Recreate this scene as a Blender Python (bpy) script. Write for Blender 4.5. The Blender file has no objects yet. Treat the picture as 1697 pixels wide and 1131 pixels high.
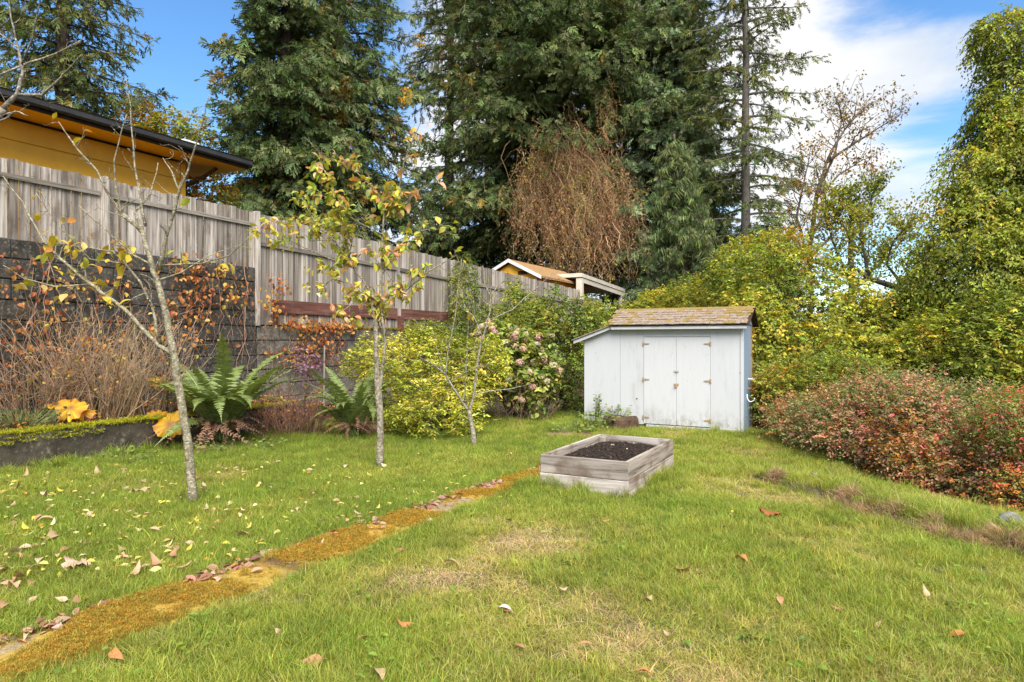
import bpy, bmesh, math, random
import numpy as np
from mathutils import Vector, Matrix

# ------------------------------------------------------------------ camera, sky, sun, exposure
scene = bpy.context.scene
COL = scene.collection
CAM_H, FPX, CX, CY = 1.6, 1087.0, 848.5, 565.5
cam_data = bpy.data.cameras.new('camera')
cam = bpy.data.objects.new('camera', cam_data)
COL.objects.link(cam)
cam_data.sensor_width = 36.0
cam_data.lens = 36.0 * FPX / 1697.0
cam_data.clip_start = 0.05
cam_data.clip_end = 3000
cam.location = (0, 0, CAM_H)
cam.rotation_euler = (math.radians(90), 0, 0)
scene.camera = cam

SUN_EL, SUN_AZ = math.radians(50), math.radians(168)      # azimuth from +Y clockwise
world = bpy.data.worlds.new('World')
scene.world = world
world.use_nodes = True
wn, wl = world.node_tree.nodes, world.node_tree.links
wn.clear()
w_out = wn.new('ShaderNodeOutputWorld')
w_bg = wn.new('ShaderNodeBackground')
w_bg.inputs['Strength'].default_value = 0.12
sky = wn.new('ShaderNodeTexSky')
sky.sky_type = 'NISHITA'
sky.sun_disc = False
sky.sun_elevation = SUN_EL
sky.sun_rotation = SUN_AZ
sky.air_density = 1.0
sky.dust_density = 0.4
sky.ozone_density = 2.0
hs = wn.new('ShaderNodeHueSaturation')
hs.inputs['Saturation'].default_value = 1.24
hs.inputs['Value'].default_value = 1.08
wl.new(sky.outputs[0], hs.inputs['Color'])
tc = wn.new('ShaderNodeTexCoord')


def wmath(op, a, b=None, c=None):
    n = wn.new('ShaderNodeMath')
    n.operation = op
    for i, v in enumerate((a, b, c)):
        if v is None:
            continue
        if isinstance(v, (int, float)):
            n.inputs[i].default_value = v
        else:
            wl.new(v, n.inputs[i])
    return n.outputs[0]


sep = wn.new('ShaderNodeSeparateXYZ')
wl.new(tc.outputs['Generated'], sep.inputs[0])
den = wmath('ADD', wmath('MAXIMUM', sep.outputs[2], 0.0), 0.22)
cmb = wn.new('ShaderNodeCombineXYZ')
wl.new(wmath('DIVIDE', sep.outputs[0], den), cmb.inputs[0])
wl.new(wmath('DIVIDE', sep.outputs[1], den), cmb.inputs[1])
nz = wn.new('ShaderNodeTexNoise')
nz.inputs['Scale'].default_value = 2.1
nz.inputs['Detail'].default_value = 9
nz.inputs['Roughness'].default_value = 0.6
nz.inputs['Distortion'].default_value = 0.35
wl.new(cmb.outputs[0], nz.inputs['Vector'])


def blob(px, py, lo):
    """a soft patch of sky round one direction"""
    d = Vector(((px - CX) / FPX, 1, (CY - py) / FPX)).normalized()
    n = wn.new('ShaderNodeVectorMath')
    n.operation = 'DOT_PRODUCT'
    n2 = wn.new('ShaderNodeVectorMath')
    n2.operation = 'NORMALIZE'
    wl.new(tc.outputs['Generated'], n2.inputs[0])
    wl.new(n2.outputs[0], n.inputs[0])
    n.inputs[1].default_value = d
    m = wn.new('ShaderNodeMapRange')
    m.interpolation_type = 'SMOOTHSTEP'
    m.inputs['From Min'].default_value = lo
    m.inputs['From Max'].default_value = 1.0
    wl.new(n.outputs['Value'], m.inputs['Value'])
    return m.outputs[0]


cl = nz.outputs['Fac']
cl = wmath('ADD', cl, wmath('MULTIPLY', blob(1450, 190, 0.968), 0.30))
cl = wmath('ADD', cl, wmath('MULTIPLY', blob(1340, 100, 0.975), 0.12))
cl = wmath('ADD', cl, wmath('MULTIPLY', blob(820, 180, 0.92), 0.10))
cl = wmath('SUBTRACT', cl, wmath('MULTIPLY', blob(1575, 10, 0.978), 0.50))
cl = wmath('SUBTRACT', cl, wmath('MULTIPLY', blob(260, 90, 0.93), 0.62))
cl = wmath('SUBTRACT', cl, wmath('MULTIPLY', blob(1530, 385, 0.982), 0.34))
cl = wmath('ADD', cl, wmath('MULTIPLY', blob(1565, 190, 0.988), 0.22))
cmr = wn.new('ShaderNodeMapRange')
cmr.interpolation_type = 'SMOOTHSTEP'
cmr.inputs['From Min'].default_value = 0.36
cmr.inputs['From Max'].default_value = 0.68
wl.new(cl, cmr.inputs['Value'])
mixw = wn.new('ShaderNodeMix')
mixw.data_type = 'RGBA'
wl.new(cmr.outputs[0], mixw.inputs[0])
wl.new(hs.outputs[0], mixw.inputs[6])
nz2 = wn.new('ShaderNodeTexNoise')
nz2.inputs['Scale'].default_value = 2.6
nz2.inputs['Detail'].default_value = 7
wl.new(cmb.outputs[0], nz2.inputs['Vector'])
crp = wn.new('ShaderNodeValToRGB')
crp.color_ramp.elements[0].position = 0.32
crp.color_ramp.elements[0].color = (3.5, 3.8, 4.2, 1)
crp.color_ramp.elements[1].position = 0.58
crp.color_ramp.elements[1].color = (4.7, 4.68, 4.62, 1)
wl.new(nz2.outputs['Fac'], crp.inputs[0])
wl.new(crp.outputs['Color'], mixw.inputs[7])
wl.new(mixw.outputs[2], w_bg.inputs['Color'])
wl.new(w_bg.outputs[0], w_out.inputs['Surface'])

sun_data = bpy.data.lights.new('sun', 'SUN')
sun_data.energy = 4.8
sun_data.angle = math.radians(48)
sun_data.color = (1.0, 0.95, 0.86)
sun = bpy.data.objects.new('sun', sun_data)
COL.objects.link(sun)
sd = Vector((math.sin(SUN_AZ) * math.cos(SUN_EL), math.cos(SUN_AZ) * math.cos(SUN_EL), math.sin(SUN_EL)))
sun.rotation_euler = sd.to_track_quat('Z', 'Y').to_euler()
sun.location = (0, 0, 30)

scene.view_settings.view_transform = 'Standard'
scene.view_settings.look = 'None'
scene.view_settings.gamma = 1.0
scene.view_settings.use_curve_mapping = False
scene.view_settings.exposure = 0.95
scene.render.engine = 'CYCLES'
scene.cycles.max_bounces = 7
scene.cycles.diffuse_bounces = 4
scene.cycles.glossy_bounces = 2
scene.cycles.transmission_bounces = 4
scene.cycles.transparent_max_bounces = 4
scene.cycles.caustics_reflective = False
scene.cycles.caustics_refractive = False

# ------------------------------------------------------------------ frames and noise
D1 = np.array((0.478, 0.8783, 0.0))        # along the fence, away from the camera
DR = np.array((0.8783, -0.478, 0.0))       # square to it, to the right
THETA = math.atan2(DR[1], DR[0])


def uvp(v, u, z=0.0):
    p = DR * v + D1 * u
    return Vector((p[0], p[1], z))


def pix(px, py, Y):
    return np.array(((px - CX) / FPX * Y, Y, CAM_H + (CY - py) / FPX * Y))


def sstep(a, b, x):
    t = np.clip((np.asarray(x, float) - a) / (b - a), 0, 1)
    return t * t * (3 - 2 * t)


def _hash(ix, iy, iz, seed):
    h = (ix.astype(np.int64) * 374761393 + iy.astype(np.int64) * 668265263 + iz.astype(np.int64) * 2147483647 + seed * 1274126177) & 0x7fffffff
    h = (h ^ (h >> 13)) * 1274126177 & 0x7fffffff
    h = (h ^ (h >> 16)) * 668265263 & 0x7fffffff
    return ((h ^ (h >> 15)) & 0xffff) / 65535.0


def noise3(P, scale, seed=0):
    P = np.asarray(P, float) * scale + 1000.0
    i = np.floor(P).astype(np.int64)
    f = P - i
    f = f * f * (3 - 2 * f)
    r = 0
    for dx in (0, 1):
        for dy in (0, 1):
            for dz in (0, 1):
                w = (f[:, 0] if dx else 1 - f[:, 0]) * (f[:, 1] if dy else 1 - f[:, 1]) * (f[:, 2] if dz else 1 - f[:, 2])
                r = r + w * _hash(i[:, 0] + dx, i[:, 1] + dy, i[:, 2] + dz, seed)
    return r


def noise2(x, y, scale, seed=0, octaves=1):
    P = np.stack([np.ravel(x), np.ravel(y), np.zeros(np.size(x)) + seed * 7.3], 1)
    r, a, t = 0, 1.0, 0
    for o in range(octaves):
        r = r + a * noise3(P, scale * 2 ** o, seed + o)
        t += a
        a *= 0.5
    return (r / t).reshape(np.shape(x))


LEDGE = ((2.95, 7.9), (0.94, 0.33))


def ground_z(x, y):
    x, y = np.asarray(x, float), np.asarray(y, float)
    u, v = x * D1[0] + y * D1[1], x * DR[0] + y * DR[1]
    z = 0.05 * (noise2(x, y, 0.8, 3, 2) - 0.5)
    s = (x - LEDGE[0][0]) * LEDGE[1][0] + (y - LEDGE[0][1]) * LEDGE[1][1]
    s = s + 0.16 * (noise2(x, y, 1.1, 9, 2) - 0.5)
    t = 0.12 + 0.88 * sstep(11.2, 7.6, y)
    z = z - 0.055 * np.clip(s + 1.6, 0, 1.6) * t
    z = z + 0.12 * sstep(-0.05, 0.06, s) * t * sstep(8.5, 7.6, y)
    z = z - 0.11 * np.clip(s, 0, 1.3) * t
    q = np.clip(s - 1.3 - 1.5 * (1 - t), 0, None)
    z = z - 5.0 * (1 - np.exp(-0.36 * q / 5.0))
    # planted terrace behind the low kerb wall, higher ground beyond the block wall
    z = z + np.where(v < -9.28, 0.40 * (1 - sstep(8.6, 10.5, u)) + 0.04 + 0.1 * sstep(-9.3, -10.5, v), 0.0)
    z = z + np.where(v < -10.72, 1.75, 0.0) * sstep(-60, 0, u)
    z = z + 1.7 * sstep(18, 25, u) * sstep(-5.0, -10.4, v) * np.where(v < -10.72, 0, 1)
    return z


def gz(x, y):
    return float(ground_z(np.array([x]), np.array([y]))[0])


# ------------------------------------------------------------------ object helpers
def tag(o, label=None, cat=None, group=None, kind=None):
    if label:
        o['label'] = label
    if cat:
        o['category'] = cat
    if group:
        o['group'] = group
    if kind:
        o['kind'] = kind
    return o


def link(name, data, parent=None, loc=None, rotz=None):
    o = bpy.data.objects.new(name, data)
    COL.objects.link(o)
    if parent is not None:
        o.parent = parent
    if loc is not None:
        o.location = loc
    if rotz is not None:
        o.rotation_euler = (0, 0, rotz)
    return o


def thing(name, label, cat, loc=(0, 0, 0), rotz=0.0, group=None):
    return tag(link(name, None, None, loc, rotz), label, cat, group)


def np_mesh(name, V, F, C=None, smooth=False, mat=None):
    """mesh from arrays; F is (m,k); C is (n,3) point colours"""
    me = bpy.data.meshes.new(name)
    V = np.asarray(V, np.float32)
    F = np.asarray(F, np.int32)
    n, m, k = len(V), len(F), F.shape[1]
    me.vertices.add(n)
    me.vertices.foreach_set('co', V.ravel())
    me.loops.add(m * k)
    me.loops.foreach_set('vertex_index', F.ravel())
    me.polygons.add(m)
    me.polygons.foreach_set('loop_start', np.arange(0, m * k, k, dtype=np.int32))
    if C is not None:
        a = me.color_attributes.new('Col', 'FLOAT_COLOR', 'POINT')
        a.data.foreach_set('color', np.concatenate([np.asarray(C, np.float32), np.ones((n, 1), np.float32)], 1).ravel())
    me.update(calc_edges=True)
    me.polygons.foreach_set('use_smooth', np.full(m, bool(smooth)))
    if mat:
        me.materials.append(mat)
    return me


class MB:
    """collects polygons (any size) with point colours"""

    def __init__(self):
        self.v, self.f, self.c = [], [], []

    def add(self, V, F, col=(1, 1, 1)):
        n = len(self.v)
        self.v.extend([tuple(p) for p in V])
        self.f.extend([tuple(i + n for i in f) for f in F])
        col = np.asarray(col, float)
        self.c.extend([tuple(col)] * len(V) if col.ndim == 1 else [tuple(c) for c in col])
        return self

    def tube(self, pts, rad, sides=5, col=(1, 1, 1), cap=True):
        pts = [np.asarray(p, float) for p in pts]
        n = len(pts)
        rad = np.broadcast_to(np.asarray(rad, float), (n,))
        V = []
        ref = np.array((0.31, 0.77, 0.55))
        for i in range(n):
            d = pts[min(i + 1, n - 1)] - pts[max(i - 1, 0)]
            d = d / (np.linalg.norm(d) + 1e-9)
            a = np.cross(d, ref)
            if np.linalg.norm(a) < 0.15:
                a = np.cross(d, (1, 0, 0))
            a /= np.linalg.norm(a)
            b = np.cross(d, a)
            for k in range(sides):
                t = 2 * math.pi * k / sides
                V.append(pts[i] + rad[i] * (math.cos(t) * a + math.sin(t) * b))
        F = []
        for i in range(n - 1):
            for k in range(sides):
                k2 = (k + 1) % sides
                F.append((i * sides + k, i * sides + k2, (i + 1) * sides + k2, (i + 1) * sides + k))
        if cap:
            F.append(tuple(range(sides))[::-1])
            F.append(tuple(range((n - 1) * sides, n * sides)))
        return self.add(V, F, col)

    def mesh(self, name, mat, smooth=False):
        me = bpy.data.meshes.new(name)
        me.from_pydata(self.v, [], self.f)
        a = me.color_attributes.new('Col', 'FLOAT_COLOR', 'POINT')
        a.data.foreach_set('color', np.concatenate([np.asarray(self.c, np.float32), np.ones((len(self.c), 1), np.float32)], 1).ravel())
        if smooth:
            me.polygons.foreach_set('use_smooth', np.ones(len(me.polygons), bool))
        if mat:
            me.materials.append(mat)
        me.update()
        return me

    def build(self, name, mat, parent=None, smooth=False, kind=None):
        o = link(name, self.mesh(name, mat, smooth), parent)
        if kind:
            o['kind'] = kind
        return o


def box_mesh(name, sx, sy, sz, mat, bev=0.004, org=(0.5, 0.5, 0.5), jit=0.0, seed=0):
    bm = bmesh.new()
    bmesh.ops.create_cube(bm, size=1)
    for v in bm.verts:
        v.co = Vector(((v.co.x + 0.5 - org[0]) * sx, (v.co.y + 0.5 - org[1]) * sy, (v.co.z + 0.5 - org[2]) * sz))
    if bev > 0:
        bmesh.ops.bevel(bm, geom=list(bm.edges), offset=min(bev, 0.45 * min(sx, sy, sz)), segments=1, affect='EDGES', profile=0.5)
    if jit:
        r = random.Random(seed)
        for v in bm.verts:
            v.co += Vector((r.uniform(-jit, jit), r.uniform(-jit, jit), r.uniform(-jit, jit)))
    me = bpy.data.meshes.new(name)
    bm.to_mesh(me)
    bm.free()
    if mat:
        me.materials.append(mat)
    return me


def part_box(name, parent, mat, x0, x1, y0, y1, z0, z1, bev=0.004, label=None):
    me = box_mesh(name, x1 - x0, y1 - y0, z1 - z0, mat, bev)
    o = link(name, me, parent, ((x0 + x1) / 2, (y0 + y1) / 2, (z0 + z1) / 2))
    if label:
        o['label'] = label
    return o


def prism(name, parent, mat, poly, y0, y1, bev=0.003):
    """polygon in local x,z extruded along local y"""
    bm = bmesh.new()
    vs = [bm.verts.new((x, y0, z)) for x, z in poly]
    f = bm.faces.new(vs)
    r = bmesh.ops.extrude_face_region(bm, geom=[f])
    for e in r['geom']:
        if isinstance(e, bmesh.types.BMVert):
            e.co.y = y1
    bmesh.ops.recalc_face_normals(bm, faces=bm.faces)
    if bev:
        bmesh.ops.bevel(bm, geom=list(bm.edges), offset=bev, segments=1, affect='EDGES')
    me = bpy.data.meshes.new(name)
    bm.to_mesh(me)
    bm.free()
    me.materials.append(mat)
    return link(name, me, parent)


# ------------------------------------------------------------------ materials
def new_mat(name):
    m = bpy.data.materials.new(name)
    m.use_nodes = True
    nt = m.node_tree
    nt.nodes.clear()
    out = nt.nodes.new('ShaderNodeOutputMaterial')
    return m, nt, out


class NT:
    """short hand for node trees"""

    def __init__(self, nt):
        self.nt = nt

    def n(self, t, **kw):
        nd = self.nt.nodes.new(t)
        for k, v in kw.items():
            setattr(nd, k, v)
        return nd

    def l(self, a, b):
        self.nt.links.new(a, b)

    def put(self, sock, v):
        if isinstance(v, bpy.types.NodeSocket):
            self.l(v, sock)
        elif isinstance(v, (tuple, list)) and len(v) == 3 and sock.type == 'RGBA':
            sock.default_value = (*v, 1)
        else:
            sock.default_value = v

    def math(self, op, a, b=0.0):
        nd = self.n('ShaderNodeMath', operation=op)
        self.put(nd.inputs[0], a)
        self.put(nd.inputs[1], b)
        return nd.outputs[0]

    def coords(self, scale=(1, 1, 1), rand=True, kind='Object'):
        t = self.n('ShaderNodeTexCoord')
        mp = self.n('ShaderNodeMapping')
        mp.inputs['Scale'].default_value = scale
        self.l(t.outputs[kind], mp.inputs[0])
        if rand:
            oi = self.n('ShaderNodeObjectInfo')
            cb = self.n('ShaderNodeCombineXYZ')
            for i, k in enumerate((37.0, 91.0, 53.0)):
                self.l(self.math('MULTIPLY', oi.outputs['Random'], k), cb.inputs[i])
            self.l(cb.outputs[0], mp.inputs['Location'])
        return mp.outputs[0]

    def noise(self, vec, scale, detail=4, rough=0.55, dist=0.0):
        nd = self.n('ShaderNodeTexNoise')
        self.l(vec, nd.inputs['Vector'])
        nd.inputs['Scale'].default_value = scale
        nd.inputs['Detail'].default_value = detail
        nd.inputs['Roughness'].default_value = rough
        nd.inputs['Distortion'].default_value = dist
        return nd.outputs['Fac']

    def ramp(self, fac, stops):
        nd = self.n('ShaderNodeValToRGB')
        self.put(nd.inputs[0], fac)
        e = nd.color_ramp.elements
        while len(e) < len(stops):
            e.new(0.5)
        for el, (p, c) in zip(e, stops):
            el.position = p
            el.color = (*c, 1) if len(c) == 3 else c
        return nd.outputs['Color']

    def mix(self, fac, a, b, mode='MIX'):
        nd = self.n('ShaderNodeMix', data_type='RGBA', blend_type=mode)
        self.put(nd.inputs[0], fac)
        self.put(nd.inputs[6], a)
        self.put(nd.inputs[7], b)
        return nd.outputs[2]

    def rng(self, v, a, b, c=0.0, d=1.0):
        nd = self.n('ShaderNodeMapRange', interpolation_type='SMOOTHSTEP')
        self.put(nd.inputs['Value'], v)
        for k, x in zip(('From Min', 'From Max', 'To Min', 'To Max'), (a, b, c, d)):
            nd.inputs[k].default_value = x
        return nd.outputs[0]

    def bump(self, h, strength=0.3, dist=0.01):
        nd = self.n('ShaderNodeBump')
        nd.inputs['Strength'].default_value = strength
        nd.inputs['Distance'].default_value = dist
        self.l(h, nd.inputs['Height'])
        return nd.outputs[0]

    def bsdf(self, out, col, rough=0.8, normal=None, spec=0.3, metal=0.0):
        b = self.n('ShaderNodeBsdfPrincipled')
        self.put(b.inputs['Base Color'], col)
        self.put(b.inputs['Roughness'], rough)
        b.inputs['Specular IOR Level'].default_value = spec
        b.inputs['Metallic'].default_value = metal
        if normal is not None:
            self.l(normal, b.inputs['Normal'])
        self.l(b.outputs[0], out.inputs[0])
        return b


def leaf_mat(name, source='geo', trans=0.38, rough=0.5, spec=0.3):
    """thin leaf: colour from point colours ('geo'), from the object ('obj') or from the scattered copy ('inst')"""
    m, nt, out = new_mat(name)
    k = NT(nt)
    if source == 'obj':
        col = k.n('ShaderNodeObjectInfo').outputs['Color']
        v = k.noise(k.coords((1, 1, 1)), 18, 3)
        col = k.mix(k.rng(v, 0.45, 0.75, 0, 0.55), col, (0.62, 0.5, 0.4), 'MULTIPLY')
    else:
        a = k.n('ShaderNodeAttribute', attribute_name='Col')
        col = a.outputs['Color']
        if source == 'inst':
            b = k.n('ShaderNodeAttribute', attribute_name='tint', attribute_type='INSTANCER')
            col = k.mix(1.0, col, b.outputs['Color'], 'MULTIPLY')
    p = k.n('ShaderNodeBsdfPrincipled')
    k.l(col, p.inputs['Base Color'])
    p.inputs['Roughness'].default_value = rough
    p.inputs['Specular IOR Level'].default_value = spec
    t = k.n('ShaderNodeBsdfTranslucent')
    k.l(k.mix(1.0, col, (1.25, 1.15, 0.55), 'MULTIPLY'), t.inputs['Color'])
    mx = k.n('ShaderNodeMixShader')
    mx.inputs[0].default_value = trans
    k.l(p.outputs[0], mx.inputs[1])
    k.l(t.outputs[0], mx.inputs[2])
    k.l(mx.outputs[0], out.inputs[0])
    return m


def attr_mat(name, rough=0.85, nscale=30.0, amt=0.5, bump=0.4, spec=0.2, coord_scale=(1, 1, 1)):
    """solid colour from point colours, broken up with noise"""
    m, nt, out = new_mat(name)
    k = NT(nt)
    a = k.n('ShaderNodeAttribute', attribute_name='Col')
    n = k.noise(k.coords(coord_scale, rand=False), nscale, 5, 0.65)
    f = k.ramp(n, [(0.25, (1 - amt,) * 3), (0.75, (1 + amt * 0.6,) * 3)])
    k.bsdf(out, k.mix(1.0, a.outputs['Color'], f, 'MULTIPLY'), rough, k.bump(n, bump, 0.01), spec)
    return m


def wood_mat(name, c_dark, c_mid, c_light, axis=2, rough=0.85, stain=(0.10, 0.09, 0.07), stain_amt=0.6, fine=1.0, moss=0.0, knots=True, spread=0.28):
    m, nt, out = new_mat(name)
    k = NT(nt)
    sc = [16.0 * fine] * 3
    sc[axis] = 0.9 * fine
    co = k.coords(tuple(sc))
    g = k.noise(co, 1.0, 8, 0.68, 0.35)
    col = k.ramp(g, [(0.33, c_dark), (0.48, c_mid), (0.64, c_light)])
    co2 = k.coords((1, 1, 1))
    b = k.noise(co2, 2.3, 4, 0.6)
    col = k.mix(k.rng(b, 0.5, 0.72, 0, stain_amt), col, stain)
    oi = k.n('ShaderNodeObjectInfo')
    col = k.mix(1.0, col, k.ramp(oi.outputs['Random'], [(0.0, (1 - spread, 0.97 - spread, 0.93 - spread)), (0.5, (1.0, 0.98, 0.95)), (1.0, (1 + 0.5 * spread, 1 + 0.46 * spread, 1 + 0.42 * spread))]), 'MULTIPLY')
    if knots:
        ks = [2.5] * 3
        ks[axis] = 1.1
        vo = k.n('ShaderNodeTexVoronoi')
        k.l(k.coords(tuple(ks)), vo.inputs['Vector'])
        vo.inputs['Scale'].default_value = 1.0
        col = k.mix(k.rng(vo.outputs['Distance'], 0.10, 0.03, 0, 0.8), col, (0.045, 0.032, 0.022))
    if moss:
        mo = k.noise(co2, 6.0, 5, 0.7)
        col = k.mix(k.rng(mo, 0.55, 0.7, 0, moss), col, (0.16, 0.17, 0.05))
    k.bsdf(out, col, rough, k.bump(g, 0.45, 0.006), 0.2)
    return m


def blotch_mat(name, c1, c2, c3=None, scale=4.0, rough=0.9, bump=0.4, bdist=0.02, spec=0.2, rand=True, lo=0.35, hi=0.65):
    m, nt, out = new_mat(name)
    k = NT(nt)
    co = k.coords((1, 1, 1), rand)
    n = k.noise(co, scale, 8, 0.65, 0.2)
    col = k.ramp(n, [(lo, c1), (hi, c2)])
    n2 = k.noise(co, scale * 5.3, 6, 0.7)
    if c3:
        col = k.mix(k.rng(n2, 0.52, 0.72, 0, 0.85), col, c3)
    h = k.math('ADD', k.math('MULTIPLY', n, 0.6), n2)
    k.bsdf(out, col, rough, k.bump(h, bump, bdist), spec)
    return m


def paint_mat(name, base, dirt=(0.42, 0.38, 0.32), rough=0.6, amt=0.35, grain=True, chips=True):
    """painted ply: slight vertical grain, grime, chips of bare wood"""
    m, nt, out = new_mat(name)
    k = NT(nt)
    g = k.noise(k.coords((42, 42, 1.6)), 1.0, 5, 0.6)
    col = k.ramp(g, [(0.3, tuple(c * 0.95 for c in base)), (0.6, base)]) if grain else base
    n = k.noise(k.coords((3.0, 3.0, 0.9)), 1.6, 7, 0.7)
    col = k.mix(k.rng(n, 0.5, 0.8, 0, amt), col, dirt)
    geo = k.n('ShaderNodeNewGeometry')
    sz = k.n('ShaderNodeSeparateXYZ')
    k.l(geo.outputs['Position'], sz.inputs[0])
    sp = k.noise(k.coords((9, 9, 5)), 1.0, 6, 0.75)
    mud = k.math('MULTIPLY', k.rng(sz.outputs[2], 0.42, -0.02), k.rng(sp, 0.42, 0.66))     # rain splash along the foot of the boards
    col = k.mix(k.math('MULTIPLY', mud, 0.75), col, (0.15, 0.135, 0.085))
    if chips:
        c = k.noise(k.coords((30, 30, 7)), 1.0, 6, 0.75)
        c2 = k.noise(k.coords((1.3, 1.3, 1.0)), 1.9, 2, 0.5)
        f = k.math('MULTIPLY', k.rng(c, 0.62, 0.66), k.rng(c2, 0.50, 0.60))
        col = k.mix(f, col, (0.20, 0.17, 0.14))
    k.bsdf(out, col, rough, k.bump(g, 0.12, 0.004), 0.35)
    return m


MAT = {}
MAT['leaf'] = leaf_mat('leaf_tissue')
MAT['leaf_obj'] = leaf_mat('single_leaf_tissue', 'obj')
MAT['dead_obj'] = leaf_mat('dead_leaf_tissue', 'obj', trans=0.12, rough=0.6)
MAT['leaf_gloss'] = leaf_mat('glossy_leaf_tissue', trans=0.25, rough=0.35, spec=0.5)
MAT['litter'] = leaf_mat('dead_leaf_litter', trans=0.1, rough=0.65)
MAT['needle'] = leaf_mat('conifer_needles', 'inst', trans=0.22, rough=0.6)
MAT['grass'] = leaf_mat('grass_blades', 'inst', trans=0.42, rough=0.55)
MAT['moss'] = leaf_mat('moss_tufts', 'inst', trans=0.3, rough=0.85, spec=0.1)
MAT['petal'] = leaf_mat('dried_petals', trans=0.3, rough=0.7)
MAT['bark'] = attr_mat('bark', 0.9, 14, 0.6, 0.8, coord_scale=(1, 1, 0.35))
MAT['twig'] = attr_mat('twig_bark', 0.85, 60, 0.4, 0.3)


def lichen_mat(name):
    m, nt, out = new_mat(name)
    k = NT(nt)
    a = k.n('ShaderNodeAttribute', attribute_name='Col').outputs['Color']
    co = k.coords((1, 1, 1), rand=False)
    n1 = k.noise(co, 22, 5, 0.6)
    n2 = k.noise(k.coords((1, 1, 2.2), rand=False), 38, 6, 0.7)
    col = k.mix(1.0, a, k.ramp(n1, [(0.32, (0.42, 0.38, 0.30)), (0.5, (1.0, 0.97, 0.9)), (0.66, (1.7, 1.65, 1.5))]), 'MULTIPLY')
    col = k.mix(k.rng(n2, 0.56, 0.63, 0, 0.9), col, (0.56, 0.54, 0.46))
    col = k.mix(k.rng(n2, 0.40, 0.34, 0, 0.85), col, (0.055, 0.045, 0.03))
    k.bsdf(out, col, 0.9, k.bump(n2, 0.5, 0.006), 0.15)
    return m


MAT['lichen_bark'] = lichen_mat('lichen_spotted_bark')
MAT['fence'] = wood_mat('weathered_fence_wood', (0.085, 0.068, 0.062), (0.255, 0.222, 0.195), (0.45, 0.41, 0.365), 2, stain=(0.12, 0.088, 0.072), stain_amt=0.7, spread=0.45)
MAT['fence_rail'] = wood_mat('weathered_rail_wood', (0.07, 0.06, 0.05), (0.20, 0.175, 0.15), (0.30, 0.27, 0.24), 1, stain_amt=0.5)
MAT['bed_x'] = wood_mat('planter_wood_across', (0.10, 0.085, 0.075), (0.34, 0.30, 0.275), (0.50, 0.455, 0.42), 0, stain=(0.13, 0.088, 0.062), stain_amt=0.75)
MAT['bed_y'] = wood_mat('planter_wood_along', (0.09, 0.07, 0.055), (0.29, 0.245, 0.21), (0.44, 0.39, 0.34), 1, stain=(0.12, 0.07, 0.04), stain_amt=0.9)
MAT['bed_z'] = wood_mat('planter_wood_post', (0.09, 0.07, 0.055), (0.22, 0.19, 0.16), (0.36, 0.32, 0.28), 2)
MAT['rust'] = wood_mat('red_brown_board', (0.05, 0.022, 0.017), (0.105, 0.042, 0.032), (0.17, 0.08, 0.06), 1, stain=(0.20, 0.14, 0.12), stain_amt=0.4, knots=False)
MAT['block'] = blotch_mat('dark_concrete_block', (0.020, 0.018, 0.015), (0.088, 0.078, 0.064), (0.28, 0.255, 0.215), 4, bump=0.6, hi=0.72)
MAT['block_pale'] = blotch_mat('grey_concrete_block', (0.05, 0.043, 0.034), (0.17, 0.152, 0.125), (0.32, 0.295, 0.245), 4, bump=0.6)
MAT['kerb'] = blotch_mat('old_concrete', (0.026, 0.021, 0.015), (0.080, 0.067, 0.048), (0.19, 0.165, 0.125), 3, bump=0.8)
MAT['yellow'] = blotch_mat('yellow_house_paint', (0.68, 0.33, 0.014), (0.78, 0.40, 0.018), (0.70, 0.35, 0.02), 2, rough=0.55, bump=0.06, spec=0.4)
MAT['soffit'] = blotch_mat('yellow_soffit_paint', (0.86, 0.48, 0.03), (0.92, 0.52, 0.035), (0.84, 0.46, 0.04), 1.2, rough=0.5, bump=0.04, spec=0.4)
MAT['gutter'] = blotch_mat('black_gutter', (0.018, 0.015, 0.014), (0.03, 0.026, 0.024), (0.06, 0.055, 0.05), 3, rough=0.4, bump=0.1, spec=0.5)
MAT['dark_wood'] = blotch_mat('dark_seam', (0.03, 0.02, 0.012), (0.06, 0.035, 0.02), None, 6)
MAT['asphalt_roof'] = blotch_mat('asphalt_roof', (0.03, 0.03, 0.03), (0.06, 0.058, 0.055), (0.10, 0.09, 0.08), 8)
MAT['white_trim'] = blotch_mat('white_trim_paint', (0.58, 0.57, 0.55), (0.70, 0.69, 0.67), (0.5, 0.49, 0.45), 4, rough=0.6, bump=0.1)
MAT['beige'] = blotch_mat('pale_beige_paint', (0.52, 0.46, 0.38), (0.64, 0.58, 0.49), (0.42, 0.35, 0.27), 3, rough=0.7, bump=0.15)
MAT['shed'] = paint_mat('pale_shed_paint', (0.465, 0.468, 0.478), (0.29, 0.28, 0.265), amt=0.5)
MAT['shed_door'] = paint_mat('white_shed_door_paint', (0.485, 0.486, 0.492), (0.30, 0.29, 0.27), amt=0.55)
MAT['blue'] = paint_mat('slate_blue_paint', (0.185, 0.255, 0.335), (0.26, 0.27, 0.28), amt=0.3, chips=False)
MAT['brass'] = blotch_mat('rusty_brass', (0.26, 0.15, 0.075), (0.42, 0.30, 0.18), (0.16, 0.08, 0.04), 60, rough=0.5, bump=0.2, spec=0.6)
MAT['steel'] = blotch_mat('worn_steel', (0.25, 0.24, 0.22), (0.42, 0.40, 0.37), (0.16, 0.10, 0.07), 70, rough=0.4, bump=0.1, spec=0.6)
MAT['plastic'] = blotch_mat('white_plastic', (0.70, 0.70, 0.68), (0.78, 0.78, 0.76), None, 10, rough=0.4, bump=0.02, spec=0.5)
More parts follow.
